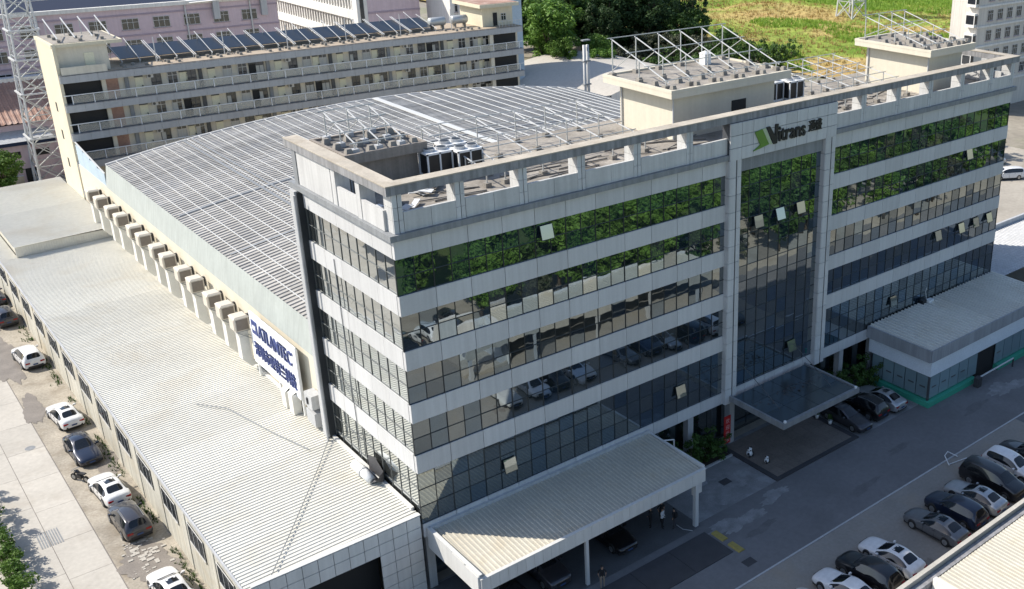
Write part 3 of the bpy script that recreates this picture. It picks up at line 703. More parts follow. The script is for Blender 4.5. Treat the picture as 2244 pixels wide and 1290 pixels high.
# roofs past the gatehouse
rr = thing('side_canopy', 'wide ribbed shed roof past the far end of the office', 'shed', (78, 5, 0))
for k in range(5): ribbed('roof_sheet', MT['lgrey'], rr, 65.1+k*5.2, 65.1+k*5.2+5.19, -.5, 8.2, lambda x, y: 4.8+.03*y, .45, .05, 'y')
MB().box(65.2, 91, 7.9, 8.2, 0, 5.6).build('wall', MT['lgrey'], rr)
for x in (66, 73, 80, 87): MB().box(x, x+.25, -.3, -.05, 0, 4.7).build('post', MT['lgrey'], rr)

# ================================================================ shed beside the front car park
MT['shed_cap'] = mat('shed_parapet', (.52,.50,.45), .8, .25, .8, .15, dirt=(.30,.27,.22), dirt_amt=.5, dirt_scale=.8)
sh = thing('car_park_shed', 'low shed with cream ribbed roof and concrete parapet behind parked cars', 'shed', (34, -28, 0))
for k in range(5): ribbed('roof_sheet', MT['carport'], sh, 21.9+k*5.2, 21.9+k*5.2+5.19, -28.6, -24.1, lambda x, y: 3.75+.012*(y+24), .33, .05, 'y')
MB().box(16.8, 48.2, -23.5, -23.2, 3.0, 4.05).build('parapet', MT['shed_cap'], sh)
MB().box(16.8, 48.2, -24.0, -23.55, 3.2, 3.72).build('gutter', MT['fascia'], sh)
for x in (17, 24, 31, 38, 45): MB().box(x, x+.3, -23.52, -23.22, 0, 2.99).build('post', MT['lgrey'], sh)
MB().box(21.5, 21.8, -28.6, -24.1, 0, 4.0).build('wall', MT['white_wall'], sh); MB().box(16.8, 48.2, -29.0, -28.65, 0, 3.9).build('wall', MT['white_wall'], sh)
MB().box(16.9, 21.4, -28.5, -24.1, 0, .3).build('floor_slab', MT['concrete'], sh)
for y in (-25.2, -27.2): MB().tube([(20.2, y, 2.9), (20.8, y, 2.9)], .22, 10).build('vent', MT['dark'], sh)
MB().box(20.85, 21.45, -28.4, -24.4, 0, 3.3).build('wall', MT['lgrey'], sh)
# ================================================================ things on the office roof
DK = 24.95
def penthouse(label, x0, x1, y0, y1, zs, over, th=.55, door=None, wm='cream', rm='deck'):
    t = thing('stair_house', label, 'penthouse', ((x0+x1)/2, (y0+y1)/2, DK))
    MB().box(x0, x1, y0, y1, DK, zs-th).build('wall', MT[wm], t)
    s_ = MB().box(x0-over, x1+over, y0-over, y1+over, zs-th, zs-.12).build('roof_slab', MT[wm], t)
    rim = MB()
    a0, a1, b0, b1 = x0-over-.02, x1+over+.02, y0-over-.02, y1+over+.02
    rim.box(a0, a1, b0, b0+.22, zs-.12, zs+.1); rim.box(a0, a1, b1-.22, b1, zs-.12, zs+.1)
    rim.box(a0, a0+.22, b0+.221, b1-.221, zs-.12, zs+.1); rim.box(a1-.22, a1, b0+.221, b1-.221, zs-.12, zs+.1)
    rim.build('roof_rim', MT[wm], s_)
    MB().box(a0+.2, a1-.2, b0+.2, b1-.2, zs-.121, zs-.04).build('roof_surface', MT[rm], s_)
    if door:
        MB().box(door[0], door[1], y0-.04, y0+.02, DK+.15, DK+2.25).build('doorway', MT['dark'], t)
    for xx, yy in ((x0-over+.6, y1+over-.5), (x0+.25, y0-.12)):
        MB().tube([(x0-.08, yy if yy < y1 else y1-.3, DK), (x0-.08, yy if yy < y1 else y1-.3, zs-th)], .06, 6).build('rain_pipe', MT['lgrey'], t)
    return t, zs-.04
def rack(label, xs, yf, yb, zf, zb, zfloor, group=None, feet=True, purl=4, foot_m='footing', mids=1):
    """sloped steel frame for solar panels: rafters run front to back"""
    t = thing('solar_rack', label, 'steel rack', ((xs[0]+xs[-1])/2, (yf+yb)/2, zfloor), group)
    for x in xs:
        j = RN.uniform(-.03, .03)
        MB().bar((x, yf, zf), (x, yb, zb+j), .065).build('rafter', MT['white_steel'], t)
        ys = [yf+.35]+[yf+(yb-yf)*(k+1)/(mids+1) for k in range(mids)]+[yb-.15]
        for y in ys:
            z = zf+(zb-zf)*(y-yf)/(yb-yf)
            if z-zfloor > .35: MB().bar((x, y, zfloor+.25), (x, y, z), .07).build('post', MT['steel'], t)
            if feet: MB().box(x-.22, x+.22, y-.22, y+.22, zfloor, zfloor+.3).build('footing', MT[foot_m], t)
        MB().bar((x, yb-.15, zfloor+.5), (x, yb-(yb-yf)*.35, zf+(zb-zf)*.6), .05).build('brace', MT['steel'], t)
    for k in range(purl):
        f = (k+.1)/(purl-.8); y = yf+(yb-yf)*f; z = zf+(zb-zf)*f
        if k == purl-1: y, z = yb-.05, zb
        MB().bar((xs[0]-.4, y, z+.08), (xs[-1]+.4, y, z+.08), .06).build('purlin', MT['steel'], t)
    return t
MT['shaded_wall'] = mat('shaded_wall', (.34,.30,.26), .9, .2, .5, .1, streak=.2); MT['dark_roof'] = mat('dark_roof', (.13,.125,.12), .9, .3, .8, .2)  # corner stair house wall: its shade is put into the brown colour
t1, z1 = penthouse('low flat-roofed stair house at the office roof corner, deep in shade', 1.9, 6.6, 9.2, 13.6, 27.45, .5, wm='shaded_wall', rm='dark_roof')
t2, z2 = penthouse('cream stair house with overhanging slab behind the lettered header', 26.1, 37.2, 5.7, 12.2, 29.0, .95, door=(32.3, 33.9))
t3, z3 = penthouse('small cream stair house near the far end of the office roof', 55.2, 60.6, 3.4, 10.6, 29.1, .85)
def feet(t, xs, ys, z, r_=.24):
    for x in xs:
        for y in ys:
            MB().add([(x-r_,y-r_,z),(x+r_,y-r_,z),(x+r_,y+r_,z),(x-r_,y+r_,z),(x-r_*.6,y-r_*.6,z+.42),(x+r_*.6,y-r_*.6,z+.42),(x+r_*.6,y+r_*.6,z+.42),(x-r_*.6,y+r_*.6,z+.42)], [(4,5,6,7),(0,1,5,4),(1,2,6,5),(2,3,7,6),(3,0,4,7)]).build('footing', MT['footing'], t)
rk = rack('six-bay white steel rack standing empty on the middle stair house', [25.6+i*2.4 for i in range(6)], 5.6, 12.6, 29.5, 31.9, z2, foot_m='footing')
feet(rk, [25.7+i*2.4 for i in range(6)], (5.2, 7.3, 9.2), z2)
tag(MB().box(34.6, 35.3, 11.4, 12.1, z2, z2+.9).add([(34.55,11.35,z2+.9),(35.35,11.35,z2+.9),(35.35,12.15,z2+.9),(34.55,12.15,z2+.9),(34.95,11.75,z2+1.15)], [(0,1,4),(1,2,4),(2,3,4),(3,0,4)]).build('vent_box', MT['white_frame']), 'white vent box at the back of the middle stair house roof', 'vent')
rk = rack('small pale steel rack over the far stair house', [54.6+i*2.0 for i in range(4)], 3.2, 10.6, 29.4, 31.4, z3)
feet(rk, [54.8+i*1.6 for i in range(5)], (3.4, 5.0, 6.6, 8.2), z3, .3)
rk = rack('low steel rack with pale block feet on the shaded corner stair house', [2.4, 4.0, 5.6], 9.0, 13.8, 28.0, 29.3, z1, foot_m='lgrey')
feet(rk, [1.9, 3.4, 4.9, 6.4], (9.2, 10.9, 12.6), z1, .26)
rack('long low steel rack over the office roof between chillers and stair house', [9.0, 10.4, 13.4, 16.7, 19.4, 22.4], 4.2, 13.2, 26.0, 27.3, DK, purl=6, mids=2)
rack('long low steel rack over the office roof past the middle stair house', [44.6, 46.9, 49.0, 51.2, 53.4], 3.8, 13.4, 26.2, 27.5, DK, purl=7, mids=2)
def chiller(label, x, y, n):
    t = thing('chiller', label, 'chiller', (x, y, DK), 'rooftop chillers with black coil sides')
    MB().box(x-.9, x+.9, y-.62, y+.62, DK+.15, DK+.35).build('base', MT['white_frame'], t)
    for sx in (-.45, .45):
        for sy in (-1, 1): MB().box(x+sx-.40, x+sx+.40, y+sy*.56-.02, y+sy*.56+.02, DK+.4, DK+1.75).build('coil', MT['black'], t)
    for sx in (-1, 1): MB().box(x+sx*.86-.02, x+sx*.86+.02, y-.5, y+.5, DK+.4, DK+1.75).build('coil', MT['black'], t)
    for sx in (-.9, 0, .9):
        for sy in (-.6, .6): MB().box(x+sx-.05, x+sx+.05, y+sy-.05, y+sy+.05, DK+.3, DK+1.9).build('frame_post', MT['white_frame'], t)
    MB().box(x-.95, x+.95, y-.65, y+.65, DK+1.78, DK+1.92).build('top_plate', MT['white_frame'], t)
    for sx in (-.45, .45):
        f_ = MB().tube([(x+sx, y, DK+1.92), (x+sx, y, DK+2.1)], .38, 14).build('fan_ring', MT['lgrey'], t)
        MB().tube([(x+sx, y, DK+2.09), (x+sx, y, DK+2.115)], .31, 14).build('fan_grille', MT['black'], f_)
for i, (x, y) in enumerate(((7.6, 8.6), (9.5, 7.9), (9.4, 9.8), (41.6, 10.2), (43.6, 9.6))):
    chiller(('black-sided chiller nearest the corner stair house', 'black-sided chiller at the front of the corner trio', 'black-sided chiller at the back of the corner trio', 'black-sided chiller just past the middle stair house', 'black-sided chiller farther out past the middle stair house')[i], x, y, i)
# pipes and boards lying on the deck
deckmb = (MB(), MB())
for i in range(46):
    wing = 0 if i < 30 else 1
    x = RN.uniform(3, 25) if not wing else RN.uniform(40, 54); y = RN.uniform(1.6, 7.5); a = RN.uniform(-.5, .5); l = RN.uniform(1.5, 6)
    if i % 3 == 0: deckmb[wing].bar((x, y, DK+.06), (x+l*math.cos(a), min(12, y+l*math.sin(a)), DK+.06), RN.uniform(.15, .4), .08)
    else: deckmb[wing].tube([(x, y, DK+.08), (x+l*.5*math.cos(a), y+l*.5*math.sin(a)+.1, DK+.1), (x+l*math.cos(a), min(12, y+l*math.sin(a)), DK+.08)], RN.uniform(.03, .07), 6)
for wing in (0, 1): tag(deckmb[wing].build('roof_litter', MT[('footing', 'footing')[wing]]), ('pipes and boards littering the office roof deck before the middle stair house', 'pipes and boards littering the office roof deck past the middle stair house')[wing], 'litter', kind='stuff')
for n_, (x, y, w) in enumerate(((1.9, 2.6, 2.0), (5.8, 5.6, 1.5))):
    t = thing('junk_heap', ('white scrap sheets heaped behind the near corner parapet', 'dark scrap and a white pipe beside the corner chillers')[n_], 'scrap', (x, y, DK))
    for i in range(9):
        a = RN.uniform(0, 3.1); l = RN.uniform(.5, 1.5); px, py = x+RN.uniform(-w, w)*.6, y+RN.uniform(-.9, .9)
        MB().bar((px, py, DK+.1+.1*i*.4), (px+l*math.cos(a), py+l*math.sin(a), DK+.2+.1*i*.4), RN.uniform(.1, .7), .05).build('scrap_sheet', MT[RN.choice(['white_frame', 'kerb_dark', 'lgrey', 'black'])], t)

# ================================================================ dormitory behind
dm = thing('dormitory', 'long cream dormitory with open galleries behind the warehouse', 'building', (31, 86, 0))
DX = 61.5; FZ = [21.7, 18.35, 15.0, 11.65, 8.3]
MB().box(.3, DX-.2, 82.6, 90.0, 0, 21.4).build('wall', MT['beige'], dm)
MB().box(-.04, .29, 81.7, 90.0, 0, 25.0).build('end_wall', MT['beige_light'], dm)
for z in FZ:
    s_ = MB().box(.02, DX, 81.4, 82.6, z-.9, z-.08).build('gallery_slab', MT['slab'], dm)
    n = 32
    for i in range(n):
        x0 = .05+i*(DX-.1)/n; MB().box(x0+.01, x0+(DX-.1)/n-.01, 81.33, 81.39, z-.88, z-.06).build('slab_panel', MT['slab'], s_)
    MB().box(.0, DX+.05, 81.3, 82.61, z-.079, z-.02).build('slab_edge', MT['fascia'], s_)
MB().box(.0, DX, 82.62, 90.05, 21.4, 21.7).build('roof_slab', MT['coping'], dm)
MB().box(.3, DX-.3, 81.5, 90.0, 21.701, 21.76).build('roof_surface', mat('dorm_roof', (.46,.38,.29), .9, .3, .8, .2, dirt=(.22,.17,.12), dirt_amt=.7, dirt_scale=.8), dm)
gpan = see_through_mat('rail_panel', (.66,.64,.57), .28)
rp = MB().box(-1.02, 1.02, -.015, .015, 0, .82).mesh('rail_panel', gpan)
rpm = MB().box(-.05, .05, -.06, .06, 0, 1.05).mesh('rail_post', MT['white_frame'])
def win(parent, x, z, w=1.15, h=1.5, y=82.6, dark=False, cur=False):
    p_ = MB().box(x, x+w, y-.035, y+.02, z, z+h).build('window', MT['window'], parent)
    f = MB()
    for a in (0, w/2, w): f.box(x+a-.03, x+a+.03, y-.06, y-.036, z, z+h)
    for b in (0, h*.68, h): f.box(x-.03, x+w+.03, y-.061, y-.037, z+b-.03, z+b+.03)
    f.build('frame', MT['dark_frame'] if dark else MT['frame'], p_)
    if cur: MB().box(x+.06, x+w*RN.choice([.5, .95]), y-.045, y-.036, z+.05, z+h*.66).build('curtain', MT['curtain'], p_)
    return p_
for fi, z in enumerate(FZ[1:4]):
    for i in range(27):
        x = 2.0+i*2.22
        inst('rail_panel', rp, dm, (x, 81.5, z+.1))
    for i in range(28): inst('rail_post', rpm, dm, (.88+i*2.22, 81.5, z))
    MB().box(.1, DX-.05, 81.44, 81.56, z+1.0, z+1.09).build('handrail', MT['white_frame'], dm)
    MB().box(.4, 4.3, 82.5, 82.58, z+.0, z+2.4).build('stair_opening', MT['dark'], dm)
    MB().box(4.3, 4.75, 82.2, 82.6, z, z+2.4).build('column', MT['beige'], dm); MB().box(4.78, 6.1, 82.5, 82.58, z, z+2.3).build('stair_door', MT['rust'], dm)
    MB().box(56.6, 60.9, 82.5, 82.58, z, z+2.4).build('stair_opening', MT['dark'], dm); MB().box(55.9, 56.5, 81.6, 82.1, z, z+2.4).build('column', MT['beige'], dm)
    for b in range(6):
        xb = 7.0+b*8.3
        MB().box(xb-.22, xb+.22, 82.4, 82.59, z, z+2.42).build('pilaster', MT['dark_frame'] if b % 2 else MT['ledge'], dm)
        for off in (3.0, 4.85, 7.0): win(dm, xb+off-.3, z+.85, 1.1, 1.45, dark=RN.random() < .5, cur=RN.random() < .6)
        if b == 0: pass
        for off in (1.0, 6.0):
            op = RN.random() < .28
            d_ = MB().box(xb+off-.1, xb+off+.78, 82.54, 82.59, z+.02, z+2.05).build('door', MT['dark'] if op else MT['door'], dm)
            MB().box(xb+off+.58, xb+off+.66, 82.5, 82.19, z+.9, z+1.1).build('handle', MT['dark_frame'], d_)
            MB().box(xb+off-.15, xb+off+.83, 82.93, 82.58, z+2.06, z+2.4).build('fanlight', MT['dark_frame'], d_)
        if b % 2 == 0:
            a_ = MB().box(xb+2.2, xb+2.9, 82.2, 82.5, z+1.9, z+2.35).build('wall_unit', MT['frame'], dm); MB().tube([(xb+2.45, 82.19, z+2.12), (xb+2.45, 82.17, z+2.12)], .17, 10).build('fan', MT['dark_frame'], a_)
    win(dm, 57-3.3, z+.9, 1.3, 1.5, cur=True)
for z in (10.2, 13.6, 16.9): MB().box(-.05, .02, 85.6, 86.3, z, z+1.1).build('slit_window', MT['dark'], dm)
# end tower and right tower
MB().box(.3, 5.6, 82.4, 90.0, 21.76, 24.75).build('tower_wall', MT['beige'], dm)
s_ = MB().box(-.1, 7.2, 81.9, 90.2, 24.76, 25.15).build('roof_slab', MT['beige_light'], dm); MB().box(.2, 6.9, 82.2, 89.9, 25.151, 25.2).build('roof_surface', MT['deck'], s_)
d_ = MB().box(3.1, 4.1, 82.34, 82.39, 21.8, 23.9).build('door', MT['door'], dm)
MB().box(.3, 5.0, 81.42, 81.5, 21.72, 22.6).build('roof_parapet', MT['beige'], dm)
MB().box(55.8, 61.0, 83.2, 89.6, 21.76, 24.6).build('tower_wall', MT['beige_light'], dm); s_ = MB().box(54.9, 61.6, 82.2, 90.2, 24.61, 25.1).build('roof_slab', MT['beige_light'], dm)
MB().box(55.1, 61.4, 82.4, 90.0, 25.101, 25.15).build('roof_surface', MT['rust'], s_)
MB().box(57.6, 58.3, 83.14, 83.19, 21.8, 23.7).build('doorway', MT['dark'], dm); win(dm, 59.0, 22.5, .8, 1.0, 83.2)
for i in range(8): MB().bar((57.6+i*.55, 81.5, 21.75), (57.6+i*.55, 81.5, 22.6), .04).build('baluster', MT['frame'], dm)
MB().bar((57.4, 81.5, 22.6), (61.5, 81.5, 22.6), .06).build('handrail', MT['frame'], dm)
for i in range(40):
    x = 7.0+i*1.22
    for y in (82.3, 83.4):
        if RN.random() < .75: MB().box(x-.17, x+.17, y-.15, y+.15, 21.76, 22.0+RN.uniform(0, .1)).build('footing', MT['footing'], dm)
for i in range(9):
    MB().box(.8+(i % 3)*2.2, 1.15+(i % 3)*2.2, 82.7+(i//3)*2.4, 83.1+(i//3)*2.4, 25.2, 25.5).build('footing', MT['footing'], dm)
ORD2 = ['nearest the left end tower', 'second from the left end tower', 'third from the left end tower', 'fourth from the left end tower', 'fifth from the left end tower', 'sixth from the left end tower', 'seventh from the left end tower', 'eighth from the left end tower', 'ninth from the left end tower', 'tenth from the left end tower']
for i in range(10):
    x0 = 7.2+i*4.15
    t = thing('solar_array', 'dark tilted solar array on dormitory roof, '+ORD2[i], 'solar array', (x0+2, 86, 21.76), 'solar arrays on the dormitory roof')
    for k in range(2):
        xx = x0+k*1.98
        MB().add([(xx,84.6,22.35),(xx+1.94,84.6,22.35),(xx+1.94,89.0,23.15),(xx,89.0,23.15),(xx,84.6,22.41),(xx+1.94,84.6,22.41),(xx+1.94,89.0,23.21),(xx,89.0,23.21)], [(0,3,2,1),(4,5,6,7),(0,1,5,4),(1,2,6,5),(2,3,7,6),(3,0,4,7)]).build('panel', MT['solar'], t)
    for k in range(3):
        xx = x0+k*1.96; MB().bar((xx, 83.5, 22.2), (xx, 89.6, 23.6+(k % 2)*.5), .06).build('rail', MT['white_steel'], t)
        MB().bar((xx, 83.9, 21.76), (xx, 83.9, 22.3), .06).build('post', MT['steel'], t); MB().bar((xx, 88.8, 21.76), (xx, 88.8, 23.35+(k % 2)*.4), .06).build('post', MT['steel'], t)
for i in range(6):
    x = 11+i*8.0
    tag(MB().tube([(x, 83.9, 21.76), (x, 83.9, 24.7)], .06, 6).build('roof_mast', MT['white_steel']), 'thin white mast among the dormitory solar arrays, %s from the left' % ORD[i], 'mast', 'masts on the dormitory roof')
t = thing('solar_rack', 'pale empty steel rails on the left end tower roof', 'steel rack', (3.5, 86, 25.2))
for i in range(4): MB().bar((.9+i*1.8, 83.0, 25.6), (.9+i*1.8, 88.6, 27.2), .1).build('rafter', MT['white_steel'], t)
for i in range(4): MB().bar((.9+i*1.8, 88.2, 25.2), (.9+i*1.8, 88.2, 27.1), .07).build('post', MT['steel'], t)
for n_, x in enumerate((49.6, 53.2)):
    t = thing('water_tank', ('shiny lying water tank on dormitory roof, beside the solar arrays', 'shiny lying water tank on dormitory roof, beside the right tower')[n_], 'water tank', (x, 85.5, 21.76), 'steel water tanks on the dormitory roof')
    MB().tube([(x-1.3, 85.5, 22.9), (x-1.15, 85.5, 22.9), (x+1.15, 85.5, 22.9), (x+1.3, 85.5, 22.9)], [.45,.62,.62,.45], 16).build('tank', MT['steel'], t, True)
    for a in (-.8, .8): MB().box(x+a-.1, x+a+.1, 85.1, 85.9, 21.76, 22.4).build('saddle', MT['footing'], t)

# ================================================================ background buildings
def facade_windows(t, xs, zs, y, w, h, dark=True):
    for z in zs:
        for x in xs:
            p_ = MB().box(x, x+w, y-.05, y+.03, z, z+h).build('window', MT['window'], t)
            f = MB()
            for a in (0, w/3, 2*w/3, w): f.box(x+a-.03, x+a+.03, y-.09, y-.051, z, z+h)
            for b in (0, h*.66, h): f.box(x-.03, x+w+.03, y-.091, y-.052, z+b-.03, z+b+.03)
            f.build('frame', MT['frame'], p_); MB().box(x-.15, x+w+.15, y-.18, y, z-.16, z-.055).build('sill', MT['pink_band'], p_)
pk = thing('factory_building', 'long pink factory block with dark roof behind the dormitory', 'building', (22, 141, 0))
MB().box(-40, 45.2, 135, 150, 0, 21.9).build('wall', MT['pink'], pk)
for z in (20.9, 17.6, 14.2, 10.8, 7.4, 4.0): MB().box(-40.05, 45.25, 134.86, 135.0, z-.12, z+.12).build('string_course', MT['pink_band'], pk)
MB().box(-40.3, 45.5, 134.6, 135.3, 21.9, 22.5).build('parapet', MT['white_wall'], pk)
MB().add([(-40,135.5,22.2),(45,135.5,22.2),(45,150,24.5),(-40,150,24.5)], [(0,1,2,3)]).build('roof', MT['blue_eave'], pk)
facade_windows(pk, [-37+i*4.75 for i in range(17)], (18.6, 15.2, 11.8, 8.4, 5.0), 135, 2.5, 1.7)
for x in (8.2, 29.9, 40.5): MB().tube([(x, 134.8, 0), (x, 134.8, 21.8)], .14, 6).build('rain_pipe', MT['frame'], pk)
for x in (34.2, 42.2): MB().box(x, x+1.0, 134.1, 134.9, 19.2, 22.4).build('flue', MT['lgrey'], pk)
MB().add([(30.5,133.9,22.2),(45.2,133.9,22.6),(45.2,136,22.9),(30.5,136,22.5)], [(0,1,2,3)]).build('awning', MT['white_wall'], pk)
# white gallery building with pink end
wg = thing('gallery_building', 'white gallery block with long balcony bands and a mauve end wall', 'building', (63, 148, 0))
MB().box(58.4, 69.0, 128.0, 172, 0, 26).build('wall', MT['pink'], wg)
for z in (21.6, 17.6, 13.6, 9.6): MB().box(56.8, 58.2, 129.6, 172, z, z+1.5).build('balcony_band', MT['white_wall'], wg)
for z in (23.1, 19.1, 15.1, 11.1):
    bl = MB()
    for i in range(34): bl.box(57.2, 57.5, 130.0+i*1.22, 130.35+i*1.22, z, z+2.5)
    bl.build('balusters', MT['white_wall'], wg); MB().box(58.2, 58.36, 129.6, 172, z, z+2.5).build('gallery_back', MT['dark_frame'], wg)
MB().box(56.6, 58.6, 127.7, 129.6, 0, 26).build('corner_tower', MT['white_wall'], wg)
MB().box(57.2, 57.9, 127.62, 127.7, 14.5, 22).build('tower_window', MT['window'], wg)
MB().box(58.6, 69.05, 127.85, 128.0, 18.6, 18.9).build('string_course', MT['pink_band'], wg)
# white house and pale blue block
hs = thing('white_house', 'white house with bay window behind the dormitory roof tanks', 'house', (76, 124, 0))
MB().box(71.5, 77.5, 121, 130, 0, 24).build('wall', MT['white_wall'], hs)
for z in (15.0, 18.6): facade_windows(hs, [72.4, 74.9], (z,), 121, 1.7, 1.7)
MB().add([(73.0,121,13.5),(76.5,121,13.5),(76.5,119.8,14.3),(73.0,119.8,14.3),(73,121,20.5),(76.5,121,20.5),(76.5,119.8,20.5),(73,119.8,20.5)], [(3,2,1,0),(4,5,6,7),(0,1,5,4),(1,2,6,5),(2,3,7,6),(3,0,4,7)]).build('bay', MT['white_wall'], hs)
win(hs, 73.6, 16.6, 2.2, 2.4, 119.78)
bb = thing('blue_block', 'pale blue plain-walled block beside the white house', 'building', (82, 126, 0)); MB().box(77.8, 87.5, 122, 132, 0, 24).build('wall', MT['blue_wall'], bb); MB().box(77.6, 87.7, 121.8, 132.2, 24, 24.5).build('parapet', MT['white_wall'], bb)
MB().box(78.4, 79.2, 121.8, 122, 12, 22).build('pipe_chase', MT['white_wall'], bb)
# rusty roofed workshop, left edge
ws = thing('workshop', 'small pink workshop under a rusty ribbed roof beyond the annex', 'building', (-3, 126, 0))
ribbed('roof', MT['rust'], ws, -28, 7.0, 121.8, 131.5, lambda x, y: 8.6+.45*(y-121.8), .75, .12, 'y')
MB().box(-28, 6.6, 122.6, 132, 0, 8.3).build('wall', MT['pink'], ws)
MB().box(-28, 7.2, 131.4, 133, 12.6, 13.5).build('rear_parapet', MT['white_wall'], ws)
MB().add([(-28,119.2,6.5),(4.6,119.2,6.5),(4.6,122.6,7.5),(-28,122.6,7.5)], [(0,1,2,3)]).build('lean_to_roof', MT['lgrey'], ws); MB().box(-28, 4.7, 119.1, 119.25, 6.0, 6.5).build('eave', MT['blue_eave'], ws)
MB().box(-28, 4.4, 119.8, 122, 0, 6.0).build('wall', MT['pink'], ws)
for x in (-.6, 3.0, -6.5): MB().box(x-1.0, x+.7, 119.7, 119.8, 4.1, 5.0).build('window', MT['dark'], ws)
MB().box(.2, 1.7, 119.7, 119.8, 0, 2.4).build('doorway', MT['dark'], ws)
yw = thing('yard_wall', 'low grey yard wall in front of the pink workshop', 'wall', (-6, 118.6, 0)); MB().box(-28, -.4, 118.4, 118.7, 0, 1.7).build('wall', MT['coping'], yw); MB().box(-28, -.3, 118.3, 118.8, 1.7, 1.8).build('cap', MT['lgrey'], yw)
# lattice towers
def lattice(label, x, y, w0, w1, h, n, rad=.09, cat='tower', plat=()):
    t = thing('lattice_tower', label, cat, (x, y, 0))
    def P(k, z): w = w0+(w1-w0)*z/h; return Vector((x+w/2*(1 if k in (1, 2) else -1), y+w/2*(1 if k in (2, 3) else -1), z))
    for k in range(4): MB().tube([P(k, 0), P(k, h)], [rad*1.3, rad], 6).build('leg', MT['white_steel'], t)
    z = 0.0; zs = [0.0]; step = w0*.78
    while z < h-step*.4: z += step*(1-.35*z/h); zs.append(min(z, h))
    for i, (a, b) in enumerate(zip(zs[:-1], zs[1:])):
        for k in range(4):
            q = (k+1) % 4; br = MB(); br.bar(P(k, a), P(q, b), rad*1.0); br.bar(P(q, a), P(k, b), rad*1.0); br.bar(P(k, b), P(q, b), rad)
            br.build('bracing', MT['steel'], t)
    for z in plat:
        w = w0+(w1-w0)*z/h+.5; f = MB()
        for k in range(4):
            c = [(-1,-1),(1,-1),(1,1),(-1,1)]; a, b = c[k], c[(k+1) % 4]
            f.bar((x+a[0]*w/2, y+a[1]*w/2, z), (x+b[0]*w/2, y+b[1]*w/2, z), .22)
        f.build('platform_ring', MT['white_steel'], t)
    return t
lattice('tall white lattice mast rising beside the dormitory end wall', 3.2, 117.2, 4.4, 2.4, 36, 10, .12, plat=(7.5, 13.8, 18.5, 22.5))
lattice('distant white lattice pylon standing in the green meadow', 229, 156, 6.5, 2.2, 40, 10, .22)
# low arched roof, chimney and tanks beyond the warehouse
av = thing('arched_shed', 'broad pale arched shed roof beyond the warehouse', 'shed', (100, 110, 0))
n = 24; vs = []; fs = []
for i in range(n+1):
    a = i/n; x = 82+a*40; z = 2.4+4.2*(1-(2*a-1)**2)
    vs += [(x, 96, z), (x, 131, z)]
for i in range(n): fs.append((2*i, 2*i+2, 2*i+3, 2*i+1))
MB().add(vs, fs).build('roof', mat('pale_arch', (.50,.47,.42), .7, .12, .1, .05, streak=.1), av, True)
MB().box(82, 122, 96.2, 96.4, 0, 2.5).build('wall', MT['white_wall'], av)
g = MB()
for i in range(n):
    x0, x1 = vs[2*i][0], vs[2*i+2][0]; g.add([(x0,96.05,0),(x1,96.05,0),(x1,96.05,vs[2*i+2][2]),(x0,96.05,vs[2*i][2])], [(0,1,2,3)])
g.build('gable', MT['white_wall'], av)
ch = thing('twin_chimney', 'pair of slim steel flues bound together beyond the warehouse', 'chimney', (79, 90, 0))
for dx in (0, .7): MB().tube([(79+dx, 90, 0), (79+dx, 90, 15.8)], .27, 12).build('flue', MT['lgrey'], ch, True)
for z in (5, 9, 13, 16.5): MB().box(78.6, 80.1, 89.65, 90.35, z, z+.2).build('clamp', MT['ledge'], ch)
for n_, (x, y, h_, w) in enumerate(((70, 80, 9, 3.2), (75, 82, 7.5, 4.5), (82.5, 82, 8.2, 2.6), (87, 84, 7.5, 1.4))):
    t = thing('plant_tank', ('dark plant cabinet beside the dormitory gallery end', 'wide blue plant cabinet left of the twin flues', 'round dark tank right of the twin flues', 'small dark tank with bent pipe beyond the warehouse')[n_], 'tank', (x, y, 0), 'plant beyond the warehouse')
    if n_ < 2: MB().box(x-w/2, x+w/2, y-1, y+1, 0, h_).build('case', MT['blue_eave'], t); MB().box(x-w/2-.1, x+w/2+.1, y-1.1, y+1.1, h_, h_+.15).build('lid', MT['ledge'], t)
    else: MB().tube([(x, y, 0), (x, y, h_), (x, y, h_+.3)], [w/2, w/2, w/4], 14).build('shell', MT['ledge'], t, True)
    MB().tube([(x+w*.3, y-.5, h_-.5), (x+w*.3, y-.5, h_+1.2), (x+w*.3+1.6, y-.5, h_+1.2), (x+w*.3+1.6, y-.5, h_-2)], .14, 6).build('pipe', MT['kerb_dark'], t)
bs = thing('blue_shed', 'pale blue corrugated cabin in front of the tree line', 'shed', (114, 138, 0))
MB().box(110, 117.5, 136, 141, 0, 3.6).build('wall', MT['blue_wall'], bs); MB().box(109.6, 117.9, 135.6, 141.4, 3.6, 3.85).build('roof', MT['lgrey'], bs)
for i in range(5): MB().box(110, 117.5, 135.94, 136.0, .4+i*.65, .5+i*.65).build('rail', MT['slab'], bs)
